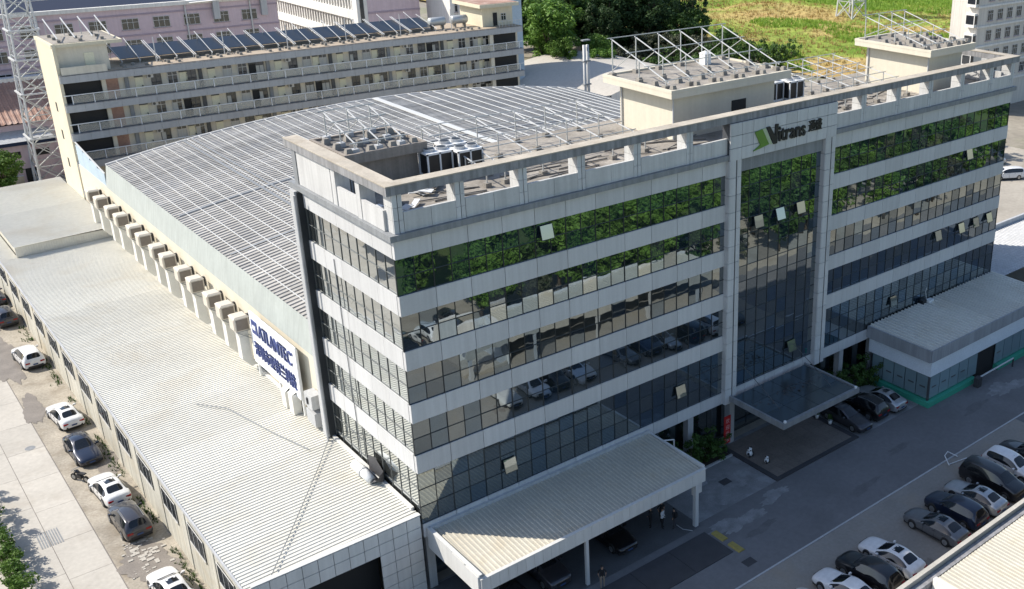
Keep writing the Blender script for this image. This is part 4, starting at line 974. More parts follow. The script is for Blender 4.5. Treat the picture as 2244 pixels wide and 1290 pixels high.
# apartment block at the right edge
ab = thing('apartment_block', 'grey apartment block with barred windows at the right edge', 'building', (160, 60, 0))
MB().box(144.5, 182, 56, 62, 0, 29).build('wall', MT['apt'], ab)
MB().box(144.2, 182.2, 55.7, 56, 28.6, 29.4).build('parapet', MT['white_wall'], ab)
for z in (24.2, 20.5, 16.8, 13.1, 9.4, 5.7): MB().box(144.3, 182.2, 55.75, 56.02, z-.45, z-.1).build('string_course', MT['white_wall'], ab)
facade_windows(ab, [147.6+i*3.3 for i in range(9)], (24.9, 21.2, 17.5, 13.8, 10.1, 6.4), 56, 1.7, 1.9)
for z in (23.9, 20.2, 16.5, 12.8, 9.1):
    b_ = MB().box(143.6, 144.5, 56.2, 58.2, z, z+2.6).build('bay', MT['white_wall'], ab)
    MB().box(143.54, 143.6, 56.4, 58.0, z+.6, z+2.2).build('window', MT['window'], b_); MB().box(143.7, 144.4, 56.14, 56.2, z+.6, z+2.2).build('window', MT['window'], b_)
# building beyond the left road, seen mirrored in the side glass
lb = thing('roadside_block', 'grey roadside block across the concrete road, seen mirrored in the side glass', 'building', (-36, 30, 0))
MB().box(-44, -30.5, -20, 70, 0, 8).build('wall', MT['lgrey'], lb)
for i in range(14):
    y = -16+i*6; p_ = MB().box(-30.52, -30.44, y, y+2.6, 3.6, 5.6).build('window', MT['window'], lb); MB().box(-30.5, -30.40, y-.1, y+2.7, 3.4, 3.58).build('sill', MT['white_wall'], p_)
# ================================================================ cars
import bmesh
PAINT = {}
def paint(nm, c, metal=.0, rough=.28):
    if nm not in PAINT:
        m, nt, b = base_mat('paint_'+nm)
        g = nt.nodes.new('ShaderNodeTexCoord'); n_ = noise(nt, g.outputs['Object'], 3.0, 4)
        nt.links.new(mul(nt, tuple(c), ramp(nt, n_, [(.3, .88), (.7, 1.04)])), b.inputs['Base Color'])
        b.inputs['Roughness'].default_value = rough; b.inputs['Metallic'].default_value = metal; b.inputs['Coat Weight'].default_value = .8; b.inputs['Coat Roughness'].default_value = .05
        PAINT[nm] = m
    return PAINT[nm]
for nm, c, me_ in (('white', (.74,.75,.76), 0), ('black', (.008,.008,.010), 0), ('grey', (.16,.165,.175), .4), ('silver', (.46,.48,.50), .5), ('navy', (.012,.020,.045), .2), ('graphite', (.055,.055,.065), .4), ('pearl', (.62,.62,.60), .1)):
    paint(nm, c, me_)
CARGLASS = plain('car_glass', (.010,.012,.015), .05, 0, .7)
TYRE = plain('tyre_rubber', (.018,.018,.018), .8); RIM = plain('alloy_rim', (.42,.43,.44), .3, .8); LAMP = plain('headlight_lens', (.62,.66,.70), .12, .2); TAIL = plain('tail_light', (.30,.012,.012), .2); PLATE = plain('number_plate', (.03,.07,.18), .5); TRIM = plain('car_trim', (.02,.02,.022), .55)
# stations: y, half width, sill z, belt z, top z, half roof width
SEDAN = dict(st=[(2.42,.60,.34,.50,.58,.42),(2.32,.80,.26,.60,.69,.60),(2.0,.885,.22,.70,.80,.70),(1.35,.91,.20,.81,.91,.74),(.82,.915,.20,.88,.97,.72),(-.02,.92,.20,.93,1.40,.58),(-.62,.92,.20,.95,1.455,.585),(-1.18,.92,.20,.97,1.37,.56),(-1.82,.905,.22,1.00,1.09,.66),(-2.18,.87,.26,.95,1.04,.66),(-2.37,.80,.32,.82,.92,.58),(-2.45,.62,.40,.56,.62,.44)], ws=(4,5), rw=(7,8), side=(4,8), roof=(5,7), wb=(1.42,-1.40), wr=.335)
SUV = dict(st=[(2.34,.62,.42,.62,.70,.44),(2.24,.83,.32,.76,.86,.62),(1.95,.915,.28,.88,.98,.72),(1.35,.935,.26,.98,1.08,.76),(.92,.94,.26,1.03,1.13,.74),(.22,.94,.26,1.08,1.62,.60),(-.5,.94,.26,1.10,1.70,.62),(-1.5,.94,.26,1.12,1.66,.61),(-1.95,.93,.28,1.13,1.58,.58),(-2.25,.90,.32,1.08,1.16,.70),(-2.36,.84,.36,.9,.98,.66),(-2.42,.66,.44,.62,.68,.46)], ws=(4,5), rw=(8,9), side=(4,8), roof=(5,8), wb=(1.38,-1.36), wr=.37)
VAN = dict(st=[(2.55,.66,.40,.66,.74,.48),(2.45,.86,.30,.86,.96,.66),(2.15,.93,.26,1.0,1.10,.74),(1.75,.95,.24,1.08,1.18,.78),(1.45,.955,.24,1.12,1.24,.78),(.72,.96,.24,1.15,1.74,.66),(-.3,.96,.24,1.16,1.84,.68),(-1.7,.96,.24,1.17,1.82,.68),(-2.3,.95,.26,1.17,1.74,.66),(-2.55,.92,.30,1.12,1.22,.76),(-2.62,.86,.36,.92,1.0,.7),(-2.66,.7,.44,.62,.7,.5)], ws=(4,5), rw=(8,9), side=(4,8), roof=(5,8), wb=(1.55,-1.55), wr=.36)
def car_meshes(kind, S):
    st = S['st']; bm = bmesh.new(); rows = []
    for (y, w, zb, be, tp, rw) in st:
        half = [(w*.90, zb), (w*.995, zb+.10), (w, zb+(be-zb)*.55), (w*.965, be), (rw+.03, tp-.055), (rw*.86, tp-.012), (rw*.45, tp+.010), (0, tp+.014)]
        pts = half+[(-a, b) for a, b in half[-2::-1]]
        rows.append([bm.verts.new((a, y, b)) for a, b in pts])
    n = len(rows[0])
    def mid(i, j):
        jj = j if j < n//2 else n-2-j
        if S['side'][0] <= i < S['side'][1] and jj == 3: return 1
        if i == S['ws'][0] and jj >= 5: return 2
        if i == S['rw'][0] and jj >= 5: return 3
        return 0
    for i in range(len(rows)-1):
        for j in range(n-1):
            f = bm.faces.new((rows[i][j], rows[i][j+1], rows[i+1][j+1], rows[i+1][j])); f.material_index = mid(i, j); f.smooth = True
    for rw_, flip in ((rows[0], False), (rows[-1], True)):
        f = bm.faces.new(rw_ if flip else rw_[::-1]); f.smooth = True
    cr = bm.edges.layers.float.new('crease_edge')
    for e in bm.edges:
        if len(e.link_faces) == 2 and e.link_faces[0].material_index != e.link_faces[1].material_index: e[cr] = .75
    me = bpy.data.meshes.new(kind); bm.to_mesh(me); bm.free()
    for k in range(4): me.materials.append(None)
    o = bpy.data.objects.new('tmp', me); col.objects.link(o); md = o.modifiers.new('s', 'SUBSURF'); md.levels = 2; md.render_levels = 2
    bpy.context.view_layer.update()
    ev = bpy.data.meshes.new_from_object(o.evaluated_get(bpy.context.evaluated_depsgraph_get())); bpy.data.objects.remove(o)
    out = {}
    for k, nm in enumerate(('body', 'side_window', 'windshield', 'rear_window')):
        for side in ((1, -1) if k == 1 else (0,)):
            used = {}; vs = []; fs = []; nrm = []
            for p in ev.polygons:
                if p.material_index == k and (side == 0 or p.center.x*side > 0):
                    fs.append([used.setdefault(v, len(used)) for v in p.vertices])
            vs = [None]*len(used)
            for v, i in used.items(): vs[i] = tuple(ev.vertices[v].co)
            m_ = bpy.data.meshes.new(nm); m_.from_pydata(vs, [], fs); m_.materials.append(PAINT['white'] if k == 0 else CARGLASS)
            m_.polygons.foreach_set('use_smooth', [True]*len(fs)); out[(nm, side)] = m_
    bpy.data.meshes.remove(ev)
    w = S['st'][6][1]; R_ = S['wr']
    def disc(rad, x0, x1, n=18):
        mb = MB(); vs = []
        for x, rr in ((x0, rad*.93), (x0+.03*(1 if x1 > x0 else -1), rad), (x1, rad)):
            vs += [(x, rr*math.cos(2*math.pi*k/n), rr*math.sin(2*math.pi*k/n)) for k in range(n)]
        fs = [tuple(range(n)), tuple(range(2*n, 3*n))[::-1]]
        for a in (0, n):
            for k in range(n): fs.append((a+k, a+n+k, a+n+(k+1) % n, a+(k+1) % n))
        return mb.add(vs, fs)
    out['tyre'] = disc(R_, .0, -.22).mesh('wheel', TYRE, False); out['arch'] = disc(R_+.06, -.012, -.2).mesh('wheel_arch', TRIM)
    rim = MB()
    for k in range(5):
        a = 2*math.pi*k/5; rim.bar((.012, 0, 0), (.012, R_*.62*math.cos(a), R_*.62*math.sin(a)), .09, .02, (1,0,0))
    rim.tube([(-.005, 0, 0), (.006, 0, 0)], R_*.64, 14); out['rim'] = rim.mesh('rim', RIM)
    f0 = st[1]; b0 = st[-2]
    out['headlight'] = MB().add([(.42,f0[0]+.04,f0[3]-.06),(.72,f0[0]-.10,f0[3]-.02),(.80,f0[0]-.34,f0[3]+.06),(.55,f0[0]-.08,f0[3]+.07),(.42,f0[0]+.01,f0[3]+.03)], [(0,1,2,3,4)]).add([(.42,f0[0]+.045,f0[3]-.06),(.72,f0[0]-.095,f0[3]-.02),(.42,f0[0]+.02,f0[3]+.03)], [(0,1,2)]).mesh('headlight', LAMP)
    out['taillight'] = MB().box(.42, .78, b0[0]-.045, b0[0]+.16, b0[3]-.16, b0[3]-.02).mesh('taillight', TAIL)
    out['plate'] = MB().box(-.2, .2, -.015, .015, -.055, .055).mesh('number_plate', PLATE)
    out['mirror'] = MB().box(.0, .20, -.09, .05, -.06, .07).bar((-.06, -.02, -.04), (.04, -.02, -.02), .05).mesh('mirror', PAINT['white'])
    out['grille'] = MB().box(-.42, .42, -.03, .03, -.10, .10).mesh('grille', TRIM)
    r0, r1 = st[S['roof'][0]], st[S['roof'][1]]
    out['sunroof'] = MB().add([(-.34,r0[0]-.2,-.004),(0,r0[0]-.2,.012),(.34,r0[0]-.2,-.004),(-.34,r0[0]-.78,.036),(0,r0[0]-.78,.05),(.34,r0[0]-.78,.036)], [(0,3,4,1),(1,4,5,2)]).mesh('sunroof', CARGLASS)
    out['sunroof_z'] = r0[4]+.024
    rr = MB()
    for s_ in (-1, 1): rr.tube([(s_*(r0[5]-.03), r0[0]-.15, r0[4]+.02), (s_*(r0[5]-.03), (r0[0]+r1[0])/2, max(r0[4], r1[4])+.09), (s_*(r0[5]-.03), r1[0]+.1, r1[4]+.03)], .022, 5)
    out['rails'] = rr.mesh('roof_rails', RIM)
    sm_ = MB()
    for s_ in (-1, 1):
        ys = (S['side'][0], 5, 6, 7)
        for yy in (st[4][0]-.30, (st[5][0]+st[6][0])/2-.12, st[S['side'][1]-1][0]-.15):
            sm_.bar((s_*(w+.002), yy, st[6][2]+.10), (s_*(w*.972), yy-.04, st[6][3]-.02), .018, .018)
        for yy in (st[5][0]-.42, st[6][0]-.62): sm_.box(s_*(w*.99)-.012, s_*(w*.99)+.012, yy, yy+.16, st[6][3]-.17, st[6][3]-.14)
        sm_.bar((s_*(w*.995), S['wb'][0]-.42, st[6][2]+.07), (s_*(w*.995), S['wb'][1]+.42, st[6][2]+.07), .03, .10)
    sm_.bar((-.62, st[3][0]-.52, st[4][4]+.012), (.62, st[3][0]-.52, st[4][4]+.012), .05, .015)
    out['seams'] = sm_.mesh('door_seams', TRIM)
    bp = MB().box(-.62, .62, st[-2][0]-.06, st[-2][0]+.10, st[-2][2]-.02, st[-2][2]+.16).box(-.60, .60, f0[0]-.05, f0[0]+.07, f0[2]-.02, f0[2]+.13)
    out['bumper'] = bp.mesh('bumper_trim', TRIM)
    sk = MB().box(-.80, .80, b0[0]+.12, f0[0]-.12, .16, .42); out['under'] = sk.mesh('underbody', TRIM)
    return out
CM = {k: (car_meshes(k, S), S) for k, S in (('sedan', SEDAN), ('suv', SUV), ('van', VAN))}
def car(kind, col_, x, y, rz, label, group=None, sunroof=False, rails=False, blackroof=False, cat=None):
    C, S = CM[kind]; p = PAINT[col_]
    t = thing({'sedan': 'parked_sedan', 'suv': 'parked_suv', 'van': 'parked_van'}[kind], label, cat or {'sedan': 'car', 'suv': 'car', 'van': 'van'}[kind], (x, y, .008), group, math.radians(rz))
    local('body', C[('body', 0)], t, mat=p)
    for nm in ('windshield', 'rear_window'): local(nm, C[(nm, 0)], t)
    for s_ in (1, -1): local('side_window', C[('side_window', s_)], t)
    local('underbody', C['under'], t); local('door_seams', C['seams'], t); local('bumper_trim', C['bumper'], t)
    w = S['st'][6][1]
    for s_ in (1, -1):
        for yy in S['wb']:
            rot = (0,0,0 if s_ > 0 else math.pi)
            local('wheel_arch', C['arch'], t, (s_*(w+.006), yy, S['wr']+.02), rot)
            wl = local('wheel', C['tyre'], t, (s_*(w+.022), yy, S['wr']), rot); local('rim', C['rim'], wl, (.002, 0, 0))
        h = local('headlight', C['headlight'], t); tl_ = local('taillight', C['taillight'], t)
        if s_ < 0: h.scale = (-1,1,1); tl_.scale = (-1,1,1)
        m_ = local('mirror', C['mirror'], t, (s_*(w-.02), S['st'][4][0]-.28, S['st'][4][3]+.08), mat=p)
        if s_ < 0: m_.scale = (-1,1,1)
    st = S['st']
    local('grille', C['grille'], t, (0, st[0][0]-.0, st[0][3]-.02)); local('number_plate', C['plate'], t, (0, st[0][0]+.04, st[0][2]+.1)); local('number_plate', C['plate'], t, (0, st[-1][0]-.03, st[-1][3]+.02))
    if sunroof or blackroof: local('sunroof', C['sunroof'], t, (0, 0, C['sunroof_z']))
    if rails: local('roof_rails', C['rails'], t)
    return t
G1 = 'cars parked in the front lot'; G2 = 'cars parked along the annex wall'; G3 = 'cars parked by the entrance'
FY = -18.55
car('sedan', 'pearl', 17.3, FY-.2, 0, 'pearl white car at the bottom edge, only its roof in view', G1)
car('sedan', 'white', 20.15, FY, 1, 'white sedan beside the black SUV at the near end of the front row', G1)
car('suv', 'black', 22.55, FY+.1, 2, 'glossy black SUV between two white sedans in the front row', G1)
car('sedan', 'white', 25.1, FY+.15, 1, 'white sedan with dark sunroof next to the empty sunlit bay', G1, sunroof=True)
car('sedan', 'grey', 30.3, FY+.2, 1, 'grey sedan with black glass roof half in the sun', G1, sunroof=True)
car('suv', 'navy', 33.0, FY+.4, 0, 'dark navy SUV between the grey sedan and a silver coupe', G1)
car('sedan', 'silver', 35.6, FY+.4, 1, 'silver coupe with dark roof glass beside the black van', G1, sunroof=True)
car('van', 'black', 38.35, FY+.6, 181, 'tall black people carrier in the front row', G1)
car('suv', 'white', 41.2, FY+.7, 180, 'white SUV with sunroof beside the black people carrier', G1, sunroof=True)
car('sedan', 'black', 43.9, FY+.9, 1, 'black sedan at the far end of the front row', G1)
car('sedan', 'graphite', 37.5, -3.9, 180, 'dark grey sedan nearest the entrance terrace', G3)
car('suv', 'black', 40.0, -3.6, 2, 'black SUV between two sedans beside the entrance', G3, rails=True)
car('sedan', 'silver', 42.4, -3.7, 1, 'silver sedan beside the green plinth of the gatehouse', G3, sunroof=True)
car('sedan', 'black', 12.3, -3.3, 180, 'black sedan nosing out under the carport', 'cars under the carport')
car('suv', 'graphite', 6.6, -3.4, 180, 'dark SUV under the carport, mostly in deep shade', 'cars under the carport')
car('sedan', 'black', 3.4, -3.3, 0, 'black sedan under the carport against its side panel', 'cars under the carport')
LX = -12.55
car('sedan', 'white', LX-.1, 10.9, 3, 'white car with large glass roof cut by the bottom edge', G2, sunroof=True)
car('suv', 'graphite', LX, 20.7, 2, 'dark grey SUV with roof rails and red tail lights on the verge', G2, rails=True)
car('sedan', 'white', LX, 26.0, 4, 'white sedan parked just behind the dark grey SUV', G2, sunroof=True)
car('sedan', 'navy', LX-.05, 33.5, 183, 'dark navy sedan parked along the annex wall', G2)
car('sedan', 'white', LX+.2, 40.5, 5, 'white sedan with black sunroof ahead of the navy one', G2, sunroof=True)
car('suv', 'white', LX+.3, 55.0, 4, 'white crossover alone by the dark damp patch', G2)
car('suv', 'graphite', LX+.4, 67.2, 3, 'dark SUV at the left picture edge under the annex wall', G2)
car('sedan', 'navy', LX+.6, 74.0, 2, 'dark blue car cut by the left picture edge', G2)
car('sedan', 'black', LX+.8, 80.5, 2, 'black car farthest back along the annex wall', G2)
car('sedan', 'white', .3, 115.2, 82, 'white car in the yard at the foot of the lattice mast')
car('van', 'white', 112.5, 27.5, 60, 'white van in the sandy lot past the office end')
car('sedan', 'silver', 117.5, 33.5, 70, 'silver car under the shrubs past the office end')
GR = 'cars mirrored in the front glass'
for i, (c_, k_) in enumerate((('white', 'sedan'), ('navy', 'suv'), ('white', 'suv'), ('silver', 'sedan'), ('black', 'sedan'), ('white', 'sedan'), ('graphite', 'suv'), ('pearl', 'sedan'), ('white', 'suv'))):
    car(k_, c_, 6.0+i*2.6 if i < 7 else -9+i, -34.6+RN.uniform(-.3, .3), 180+RN.uniform(-2, 2), '%s %s, %s along the lot beyond the shed, seen mirrored' % (c_, k_.replace('suv', 'SUV'), ORD[i]), GR)
# motorbike beside the white sedan
mbk = thing('motorbike', 'small dark motorbike standing on the verge beside a white sedan', 'motorbike', (-13.75, 29.4, .01), None, .5)
for yy in (-.62, .62):
    wl = local('wheel', MB().tube([(-.05, 0, 0), (.05, 0, 0)], .29, 14).mesh('wheel', TYRE), mbk, (0, yy, .29)); local('rim', MB().tube([(-.055, 0, 0), (.055, 0, 0)], .17, 12).mesh('rim', RIM), wl)
local('frame', MB().tube([(0,.6,.3),(0,.42,.85),(0,.1,.6),(0,-.3,.55),(0,-.62,.32)], .06, 6).box(-.13, .13, -.25, .25, .3, .6).mesh('frame', TRIM), mbk)
local('seat', MB().add([(-.13,-.65,.75),(.13,-.65,.75),(.14,.05,.72),(-.14,.05,.72),(-.1,-.65,.84),(.1,-.65,.84),(.11,.05,.80),(-.11,.05,.80)], [(4,5,6,7),(0,1,5,4),(1,2,6,5),(2,3,7,6),(3,0,4,7)]).mesh('seat', TRIM), mbk)
local('tank', MB().tube([(0,-.0,.78),(0,.2,.84),(0,.42,.82)], [.1,.17,.1], 10).mesh('tank', paint('black', (.01,.01,.01))), mbk)
local('handlebar', MB().tube([(-.36,.32,1.02),(-.12,.42,1.0),(.12,.42,1.0),(.36,.32,1.02)], .022, 6).mesh('handlebar', RIM), mbk)
# ================================================================ vegetation
def leaf_cloud(rng, centers, rad, per, size, flat=.55):
    mb = MB()
    for c, rr in zip(centers, rad):
        for k in range(per):
            v = Vector((rng.gauss(0, 1), rng.gauss(0, 1), rng.gauss(0, 1))); v.normalize(); v *= rr*(rng.random()**.35)
            p = Vector(c)+Vector((v.x, v.y, v.z*.8)); s = size*rng.uniform(.6, 1.35)
            a = Vector((rng.gauss(0, 1), rng.gauss(0, 1), rng.gauss(0, flat))).normalized(); n_ = (v.normalized()+Vector((rng.gauss(0, .6), rng.gauss(0, .6), rng.gauss(0, .6)+.4))).normalized()
            b = n_.cross(a)
            if b.length < .1: continue
            b.normalize(); a = b.cross(n_)
            mb.v += [tuple(p-a*s), tuple(p-b*s*.45), tuple(p+a*s), tuple(p+b*s*.45)]; i = len(mb.v); mb.f.append((i-4, i-3, i-2, i-1))
    return mb
def tree_proto(seed, h, wd, m, n=70, per=62, size=.26, low=.30, shape=1.0):
    g = random.Random(seed); cs = []; rs = []
    for i in range(n):
        f = g.random(); z = low+(1-low)*f
        prof = math.sin(math.pi*min(1, .14+.86*((1-f)**shape)))**.7 if shape else 1
        a = g.uniform(0, 6.283); q = wd*prof*math.sqrt(g.random())*(1+.22*math.sin(3*a+seed))
        cs.append((q*math.cos(a), q*math.sin(a), h*z+g.gauss(0, .3))); rs.append(wd*g.uniform(.16, .30))
    crown = leaf_cloud(g, cs, rs, per, size).mesh('crown', m)
    tr = MB().tube([(0,0,-.1),(.05,.04,h*.2),(-.08,.1,h*.45),(.05,0,h*.7)], [h*.032, h*.026, h*.018, h*.008], 8)
    for k in range(8):
        c = cs[g.randrange(n)]; z0 = h*g.uniform(.18, .5); tr.tube([(0,0,z0),(c[0]*.5,c[1]*.5,(z0+c[2])/2),(c[0]*.95,c[1]*.95,c[2])], [h*.014, h*.009, h*.003], 5)
    return crown, tr.mesh('trunk', MT['bark'], True)
TP = dict(bright=tree_proto(1, 11, 4.2, MT['leaf_bright'], 85, 70, .30), mid=tree_proto(2, 10, 4.0, MT['leaf_mid'], 80, 66, .30), dark=tree_proto(3, 13, 4.6, MT['leaf_dark'], 95, 66, .30, .12), grey=tree_proto(4, 7, 3.0, MT['leaf_grey'], 50, 60, .24, .2), slim=tree_proto(5, 13, 2.6, MT['leaf_dark'], 80, 60, .26, .08, .8),
          bush=tree_proto(6, 2.4, 1.6, MT['leaf_mid'], 26, 55, .14, .12), bush_b=tree_proto(7, 2.2, 1.5, MT['leaf_bright'], 26, 55, .14, .12))
def tree(kind, x, y, s, label, group, z=0, name=None, sz=None):
    t = thing(name or ('shrub' if 'bush' in kind else 'broadleaf_tree'), label, 'shrub' if 'bush' in kind else 'tree', (x, y, z), group, RN.uniform(0, 6.28))
    sc = (s*RN.uniform(.92, 1.1), s*RN.uniform(.92, 1.1), (sz or s)*RN.uniform(.95, 1.08))
    for nm, me in zip(('crown', 'trunk'), TP[kind]): local(nm, me, t).scale = sc
    return t
# wood beyond the dormitory
GW = 'trees beyond the dormitory'
WOOD = [('bright', 101, 133, 1.5, 'tall bright green tree beside the dormitory gallery end'), ('bright', 107, 142, 1.5, 'bright green tree just right of the dormitory corner'), ('bright', 110, 128, .8, 'small sunlit tree in front of the bright pair'),
  ('mid', 116, 150, 1.7, 'mid-green tree behind the pale blue cabin'), ('dark', 122, 158, 1.6, 'dark round tree in the middle of the wood'), ('dark', 130, 160, 1.7, 'very dark tree in the shaded heart of the wood'), ('dark', 127, 148, 1.3, 'low dark tree at the front of the wood shade'),
  ('mid', 112, 162, 1.7, 'mid-green tree high behind the bright pair'), ('slim', 141, 156, 1.5, 'slim dark tree near the meadow edge'), ('slim', 147, 152, 1.45, 'slim grey-green tree last before the meadow'), ('dark', 138, 166, 1.8, 'tall dark tree at the back of the wood'), ('dark', 150, 163, 1.5, 'dark tree behind the slim pair at the meadow edge'),
  ('grey', 127, 133, 1.1, 'dull grey-green tree behind the arched shed'), ('grey', 133, 130, 1.0, 'grey-leaved tree left of the middle roof rack'), ('grey', 138, 126, 1.0, 'grey-leaved tree behind the middle roof rack'), ('mid', 143, 122, .8, 'low green tree behind the middle roof rack'), ('dark', 136, 142, 1.3, 'dark crown above the grey-leaved trees'), ('bush_b', 122, 124, 2.0, 'leafy light green shrub at the arched shed corner'), ('mid', 160, 176, 1.5, 'green tree at the far rim of the wood'), ('dark', 118, 172, 1.8, 'dark tree at the far left of the wood'), ('dark', 104, 158, 1.6, 'dark tree behind the dormitory tower'), ('mid', 98, 150, 1.4, 'mid-green tree seen past the dormitory tower'), ('dark', 128, 176, 1.9, 'tallest dark tree at the top edge of the wood'), ('dark', 143, 178, 1.8, 'dark tree at the top edge towards the meadow'), ('slim', 152, 143, 1.1, 'small slim tree on the meadow rim'),
  ('dark', 120, 140, 1.0, 'dark tree crowding the pale blue cabin'), ('dark', 133, 150, 1.5, 'dark tree filling the middle of the shaded wood'), ('dark', 142, 146, 1.35, 'dark tree before the slim pair'), ('mid', 148, 138, 1.0, 'mid-green tree left of the spiky palms'), ('mid', 140, 134, 1.0, 'mid-green tree over the middle rack'), ('dark', 155, 156, 1.4, 'dark tree closing the wood on the meadow side'), ('bright', 106, 121, .75, 'small bright tree over the arched shed roof'), ('bright', 100, 126, .9, 'bright tree low beside the dormitory corner'), ('grey', 118, 128, .9, 'grey-leaved tree at the back of the arched shed'), ('mid', 113, 133, .8, 'green tree beside the pale blue cabin')]
for k, x, y, s, lb_ in WOOD: tree(k, x, y, s, lb_, GW)
def palm(x, y, h, label):
    t = thing('palm_shrub', label, 'palm', (x, y, 0)); local('trunk', MB().tube([(0,0,-.1),(.05,0,h*.5),(0,.06,h)], [.22,.17,.15], 8).mesh('trunk', MT['bark']), t)
    fr = MB()
    for k in range(26):
        a = k*2.4; el = .15+1.2*((k*7) % 26)/26; L = 2.6
        dirv = Vector((math.cos(a), math.sin(a), 0)); sd_ = Vector((-math.sin(a), math.cos(a), 0)); pr = None
        for j in range(6):
            f = j/5; p = Vector((0,0,h))+dirv*(L*f*math.cos(el))+Vector((0,0,L*(f*math.sin(el)-.55*f*f))); w = .32*math.sin(math.pi*min(1, .15+.85*f))+.02
            q = (p-sd_*w, p+sd_*w)
            if pr: fr.quad(pr[0], pr[1], q[1], q[0])
            pr = q
    local('crown', fr.mesh('crown', MT['leaf_mid']), t); return t
for i, (x, y, s) in enumerate(((124, 122, 2.2), (129, 120, 2.0), (134, 118, 2.3), (139, 116, 2.0), (144, 113, 2.2), (150, 112, 2.0))): tree('bush', x, y, s, '%s dark shrub in the row behind the middle stair house' % ORD[i], 'shrubs behind the middle stair house')
palm(153, 131, 5.0, 'spiky palm standing at the meadow corner'); palm(150, 128, 3.4, 'shorter spiky palm in front of the meadow corner')
for i, (x, y) in enumerate(((147, 124), (151, 119), (157, 122), (161, 118), (146, 117))): tree('bush', x, y, 1.6, ('dark shrub under the spiky palms', 'shrub behind the far corner of the middle rack', 'shrub at the near meadow edge', 'shrub farthest right along the near meadow edge', 'shrub directly behind the middle stair house')[i], 'shrubs at the meadow edge')
# meadow
mm, nt, b = base_mat('meadow')
g_ = nt.nodes.new('ShaderNodeNewGeometry'); P_ = g_.outputs['Position']
n1 = noise(nt, mapping(nt, P_, (1,1,1)), .022, 6, .6, .6); n2 = noise(nt, P_, .35, 5, .65)
c_ = ramp(nt, n1, [(.36, (.17,.28,.04)), (.45, (.31,.39,.08)), (.51, (.50,.41,.15)), (.62, (.54,.38,.16))])
nt.links.new(mul(nt, c_, ramp(nt, n2, [(.3, .62), (.7, 1.18)])), b.inputs['Base Color']); b.inputs['Roughness'].default_value = .95; b.inputs['Specular IOR Level'].default_value = .1
bn = nt.nodes.new('ShaderNodeBump'); bn.inputs['Strength'].default_value = 1; bn.inputs['Distance'].default_value = .8; nt.links.new(noise(nt, P_, .8, 6, .7), bn.inputs['Height']); nt.links.new(bn.outputs[0], b.inputs['Normal'])
vs = []; fs = []; NX, NY = 90, 70
from mathutils import noise as mnoise
for j in range(NY):
    for i in range(NX):
        x = 150+i*4.0+(j*-.15); y = 84+j*4.2
        vs.append((x, y, max(-.01, .25+1.1*mnoise.fractal(Vector((x*.05, y*.05, 3)), 1, 2, 4))+.6*max(0, mnoise.noise(Vector((x*.25, y*.25, 1))))))
for j in range(NY-1):
    for i in range(NX-1): fs.append((j*NX+i, j*NX+i+1, (j+1)*NX+i+1, (j+1)*NX+i))
struct(MB().add(vs, fs).build('field', mm, None, True))
def tufts(name, m, label, n, seed, box, size, keep=lambda x, y: True):
    g = random.Random(seed); mb = MB(); k = 0
    while k < n:
        x, y = g.uniform(box[0], box[1]), g.uniform(box[2], box[3])
        if not keep(x, y): continue
        k += 1; z = max(0, .25+1.1*mnoise.fractal(Vector((x*.05, y*.05, 3)), 1, 2, 4))
        for q in range(5):
            a = g.uniform(0, 6.28); w = size*.16; hh = size*g.uniform(.6, 1.5); l = size*g.uniform(.2, .8)
            px, py = x+g.gauss(0, size*.4), y+g.gauss(0, size*.4)
            mb.add([(px-w*math.sin(a), py+w*math.cos(a), z), (px+w*math.sin(a), py-w*math.cos(a), z), (px+l*math.cos(a), py+l*math.sin(a), z+hh)], [(0,1,2)])
    return tag(mb.build(name, m), label, 'grass', kind='stuff')
gk = lambda x, y: mnoise.noise(Vector((x*.02, y*.02, 7))) > -.05
tufts('meadow_grass', MT['grass_blade'], 'tall bright green grass of the meadow', 15000, 5, (152, 330, 86, 260), .9, gk)
tufts('dry_grass', MT['grass_dry'], 'dry orange grass patches of the meadow', 5000, 6, (152, 330, 86, 260), .7, lambda x, y: not gk(x, y))
# far tree line closing the meadow
WN = ORD+['fourteenth','fifteenth','sixteenth','seventeenth','eighteenth','nineteenth','twentieth','twenty-first','twenty-second','twenty-third','twenty-fourth','twenty-fifth','twenty-sixth']
FT = 'trees along the far side of the meadow'
for i in range(26):
    x, y = 200+i*7.5+RN.uniform(-3, 3), 262-i*3.2+RN.uniform(-6, 6)
    tree(RN.choice(['dark', 'mid', 'dark']), x, y, RN.uniform(.9, 1.5), 'green tree in the far row beyond the meadow, %s from the left' % WN[i], FT)
# shrubs and trees past the office end
for i, (k, x, y, s) in enumerate((('bush_b', 118, 38, 2.2), ('mid', 124, 44, .6), ('bush', 114, 36, 1.8), ('bush_b', 122, 36, 1.8), ('bush', 110, 34, 1.4))):
    tree(k, x, y, s, ('bright shrub beside the silver car past the office end', 'small tree behind the parked silver car', 'shrub behind the white van past the office', 'bright shrub at the right picture edge', 'low shrub hugging the office end')[i], 'shrubs past the office end')
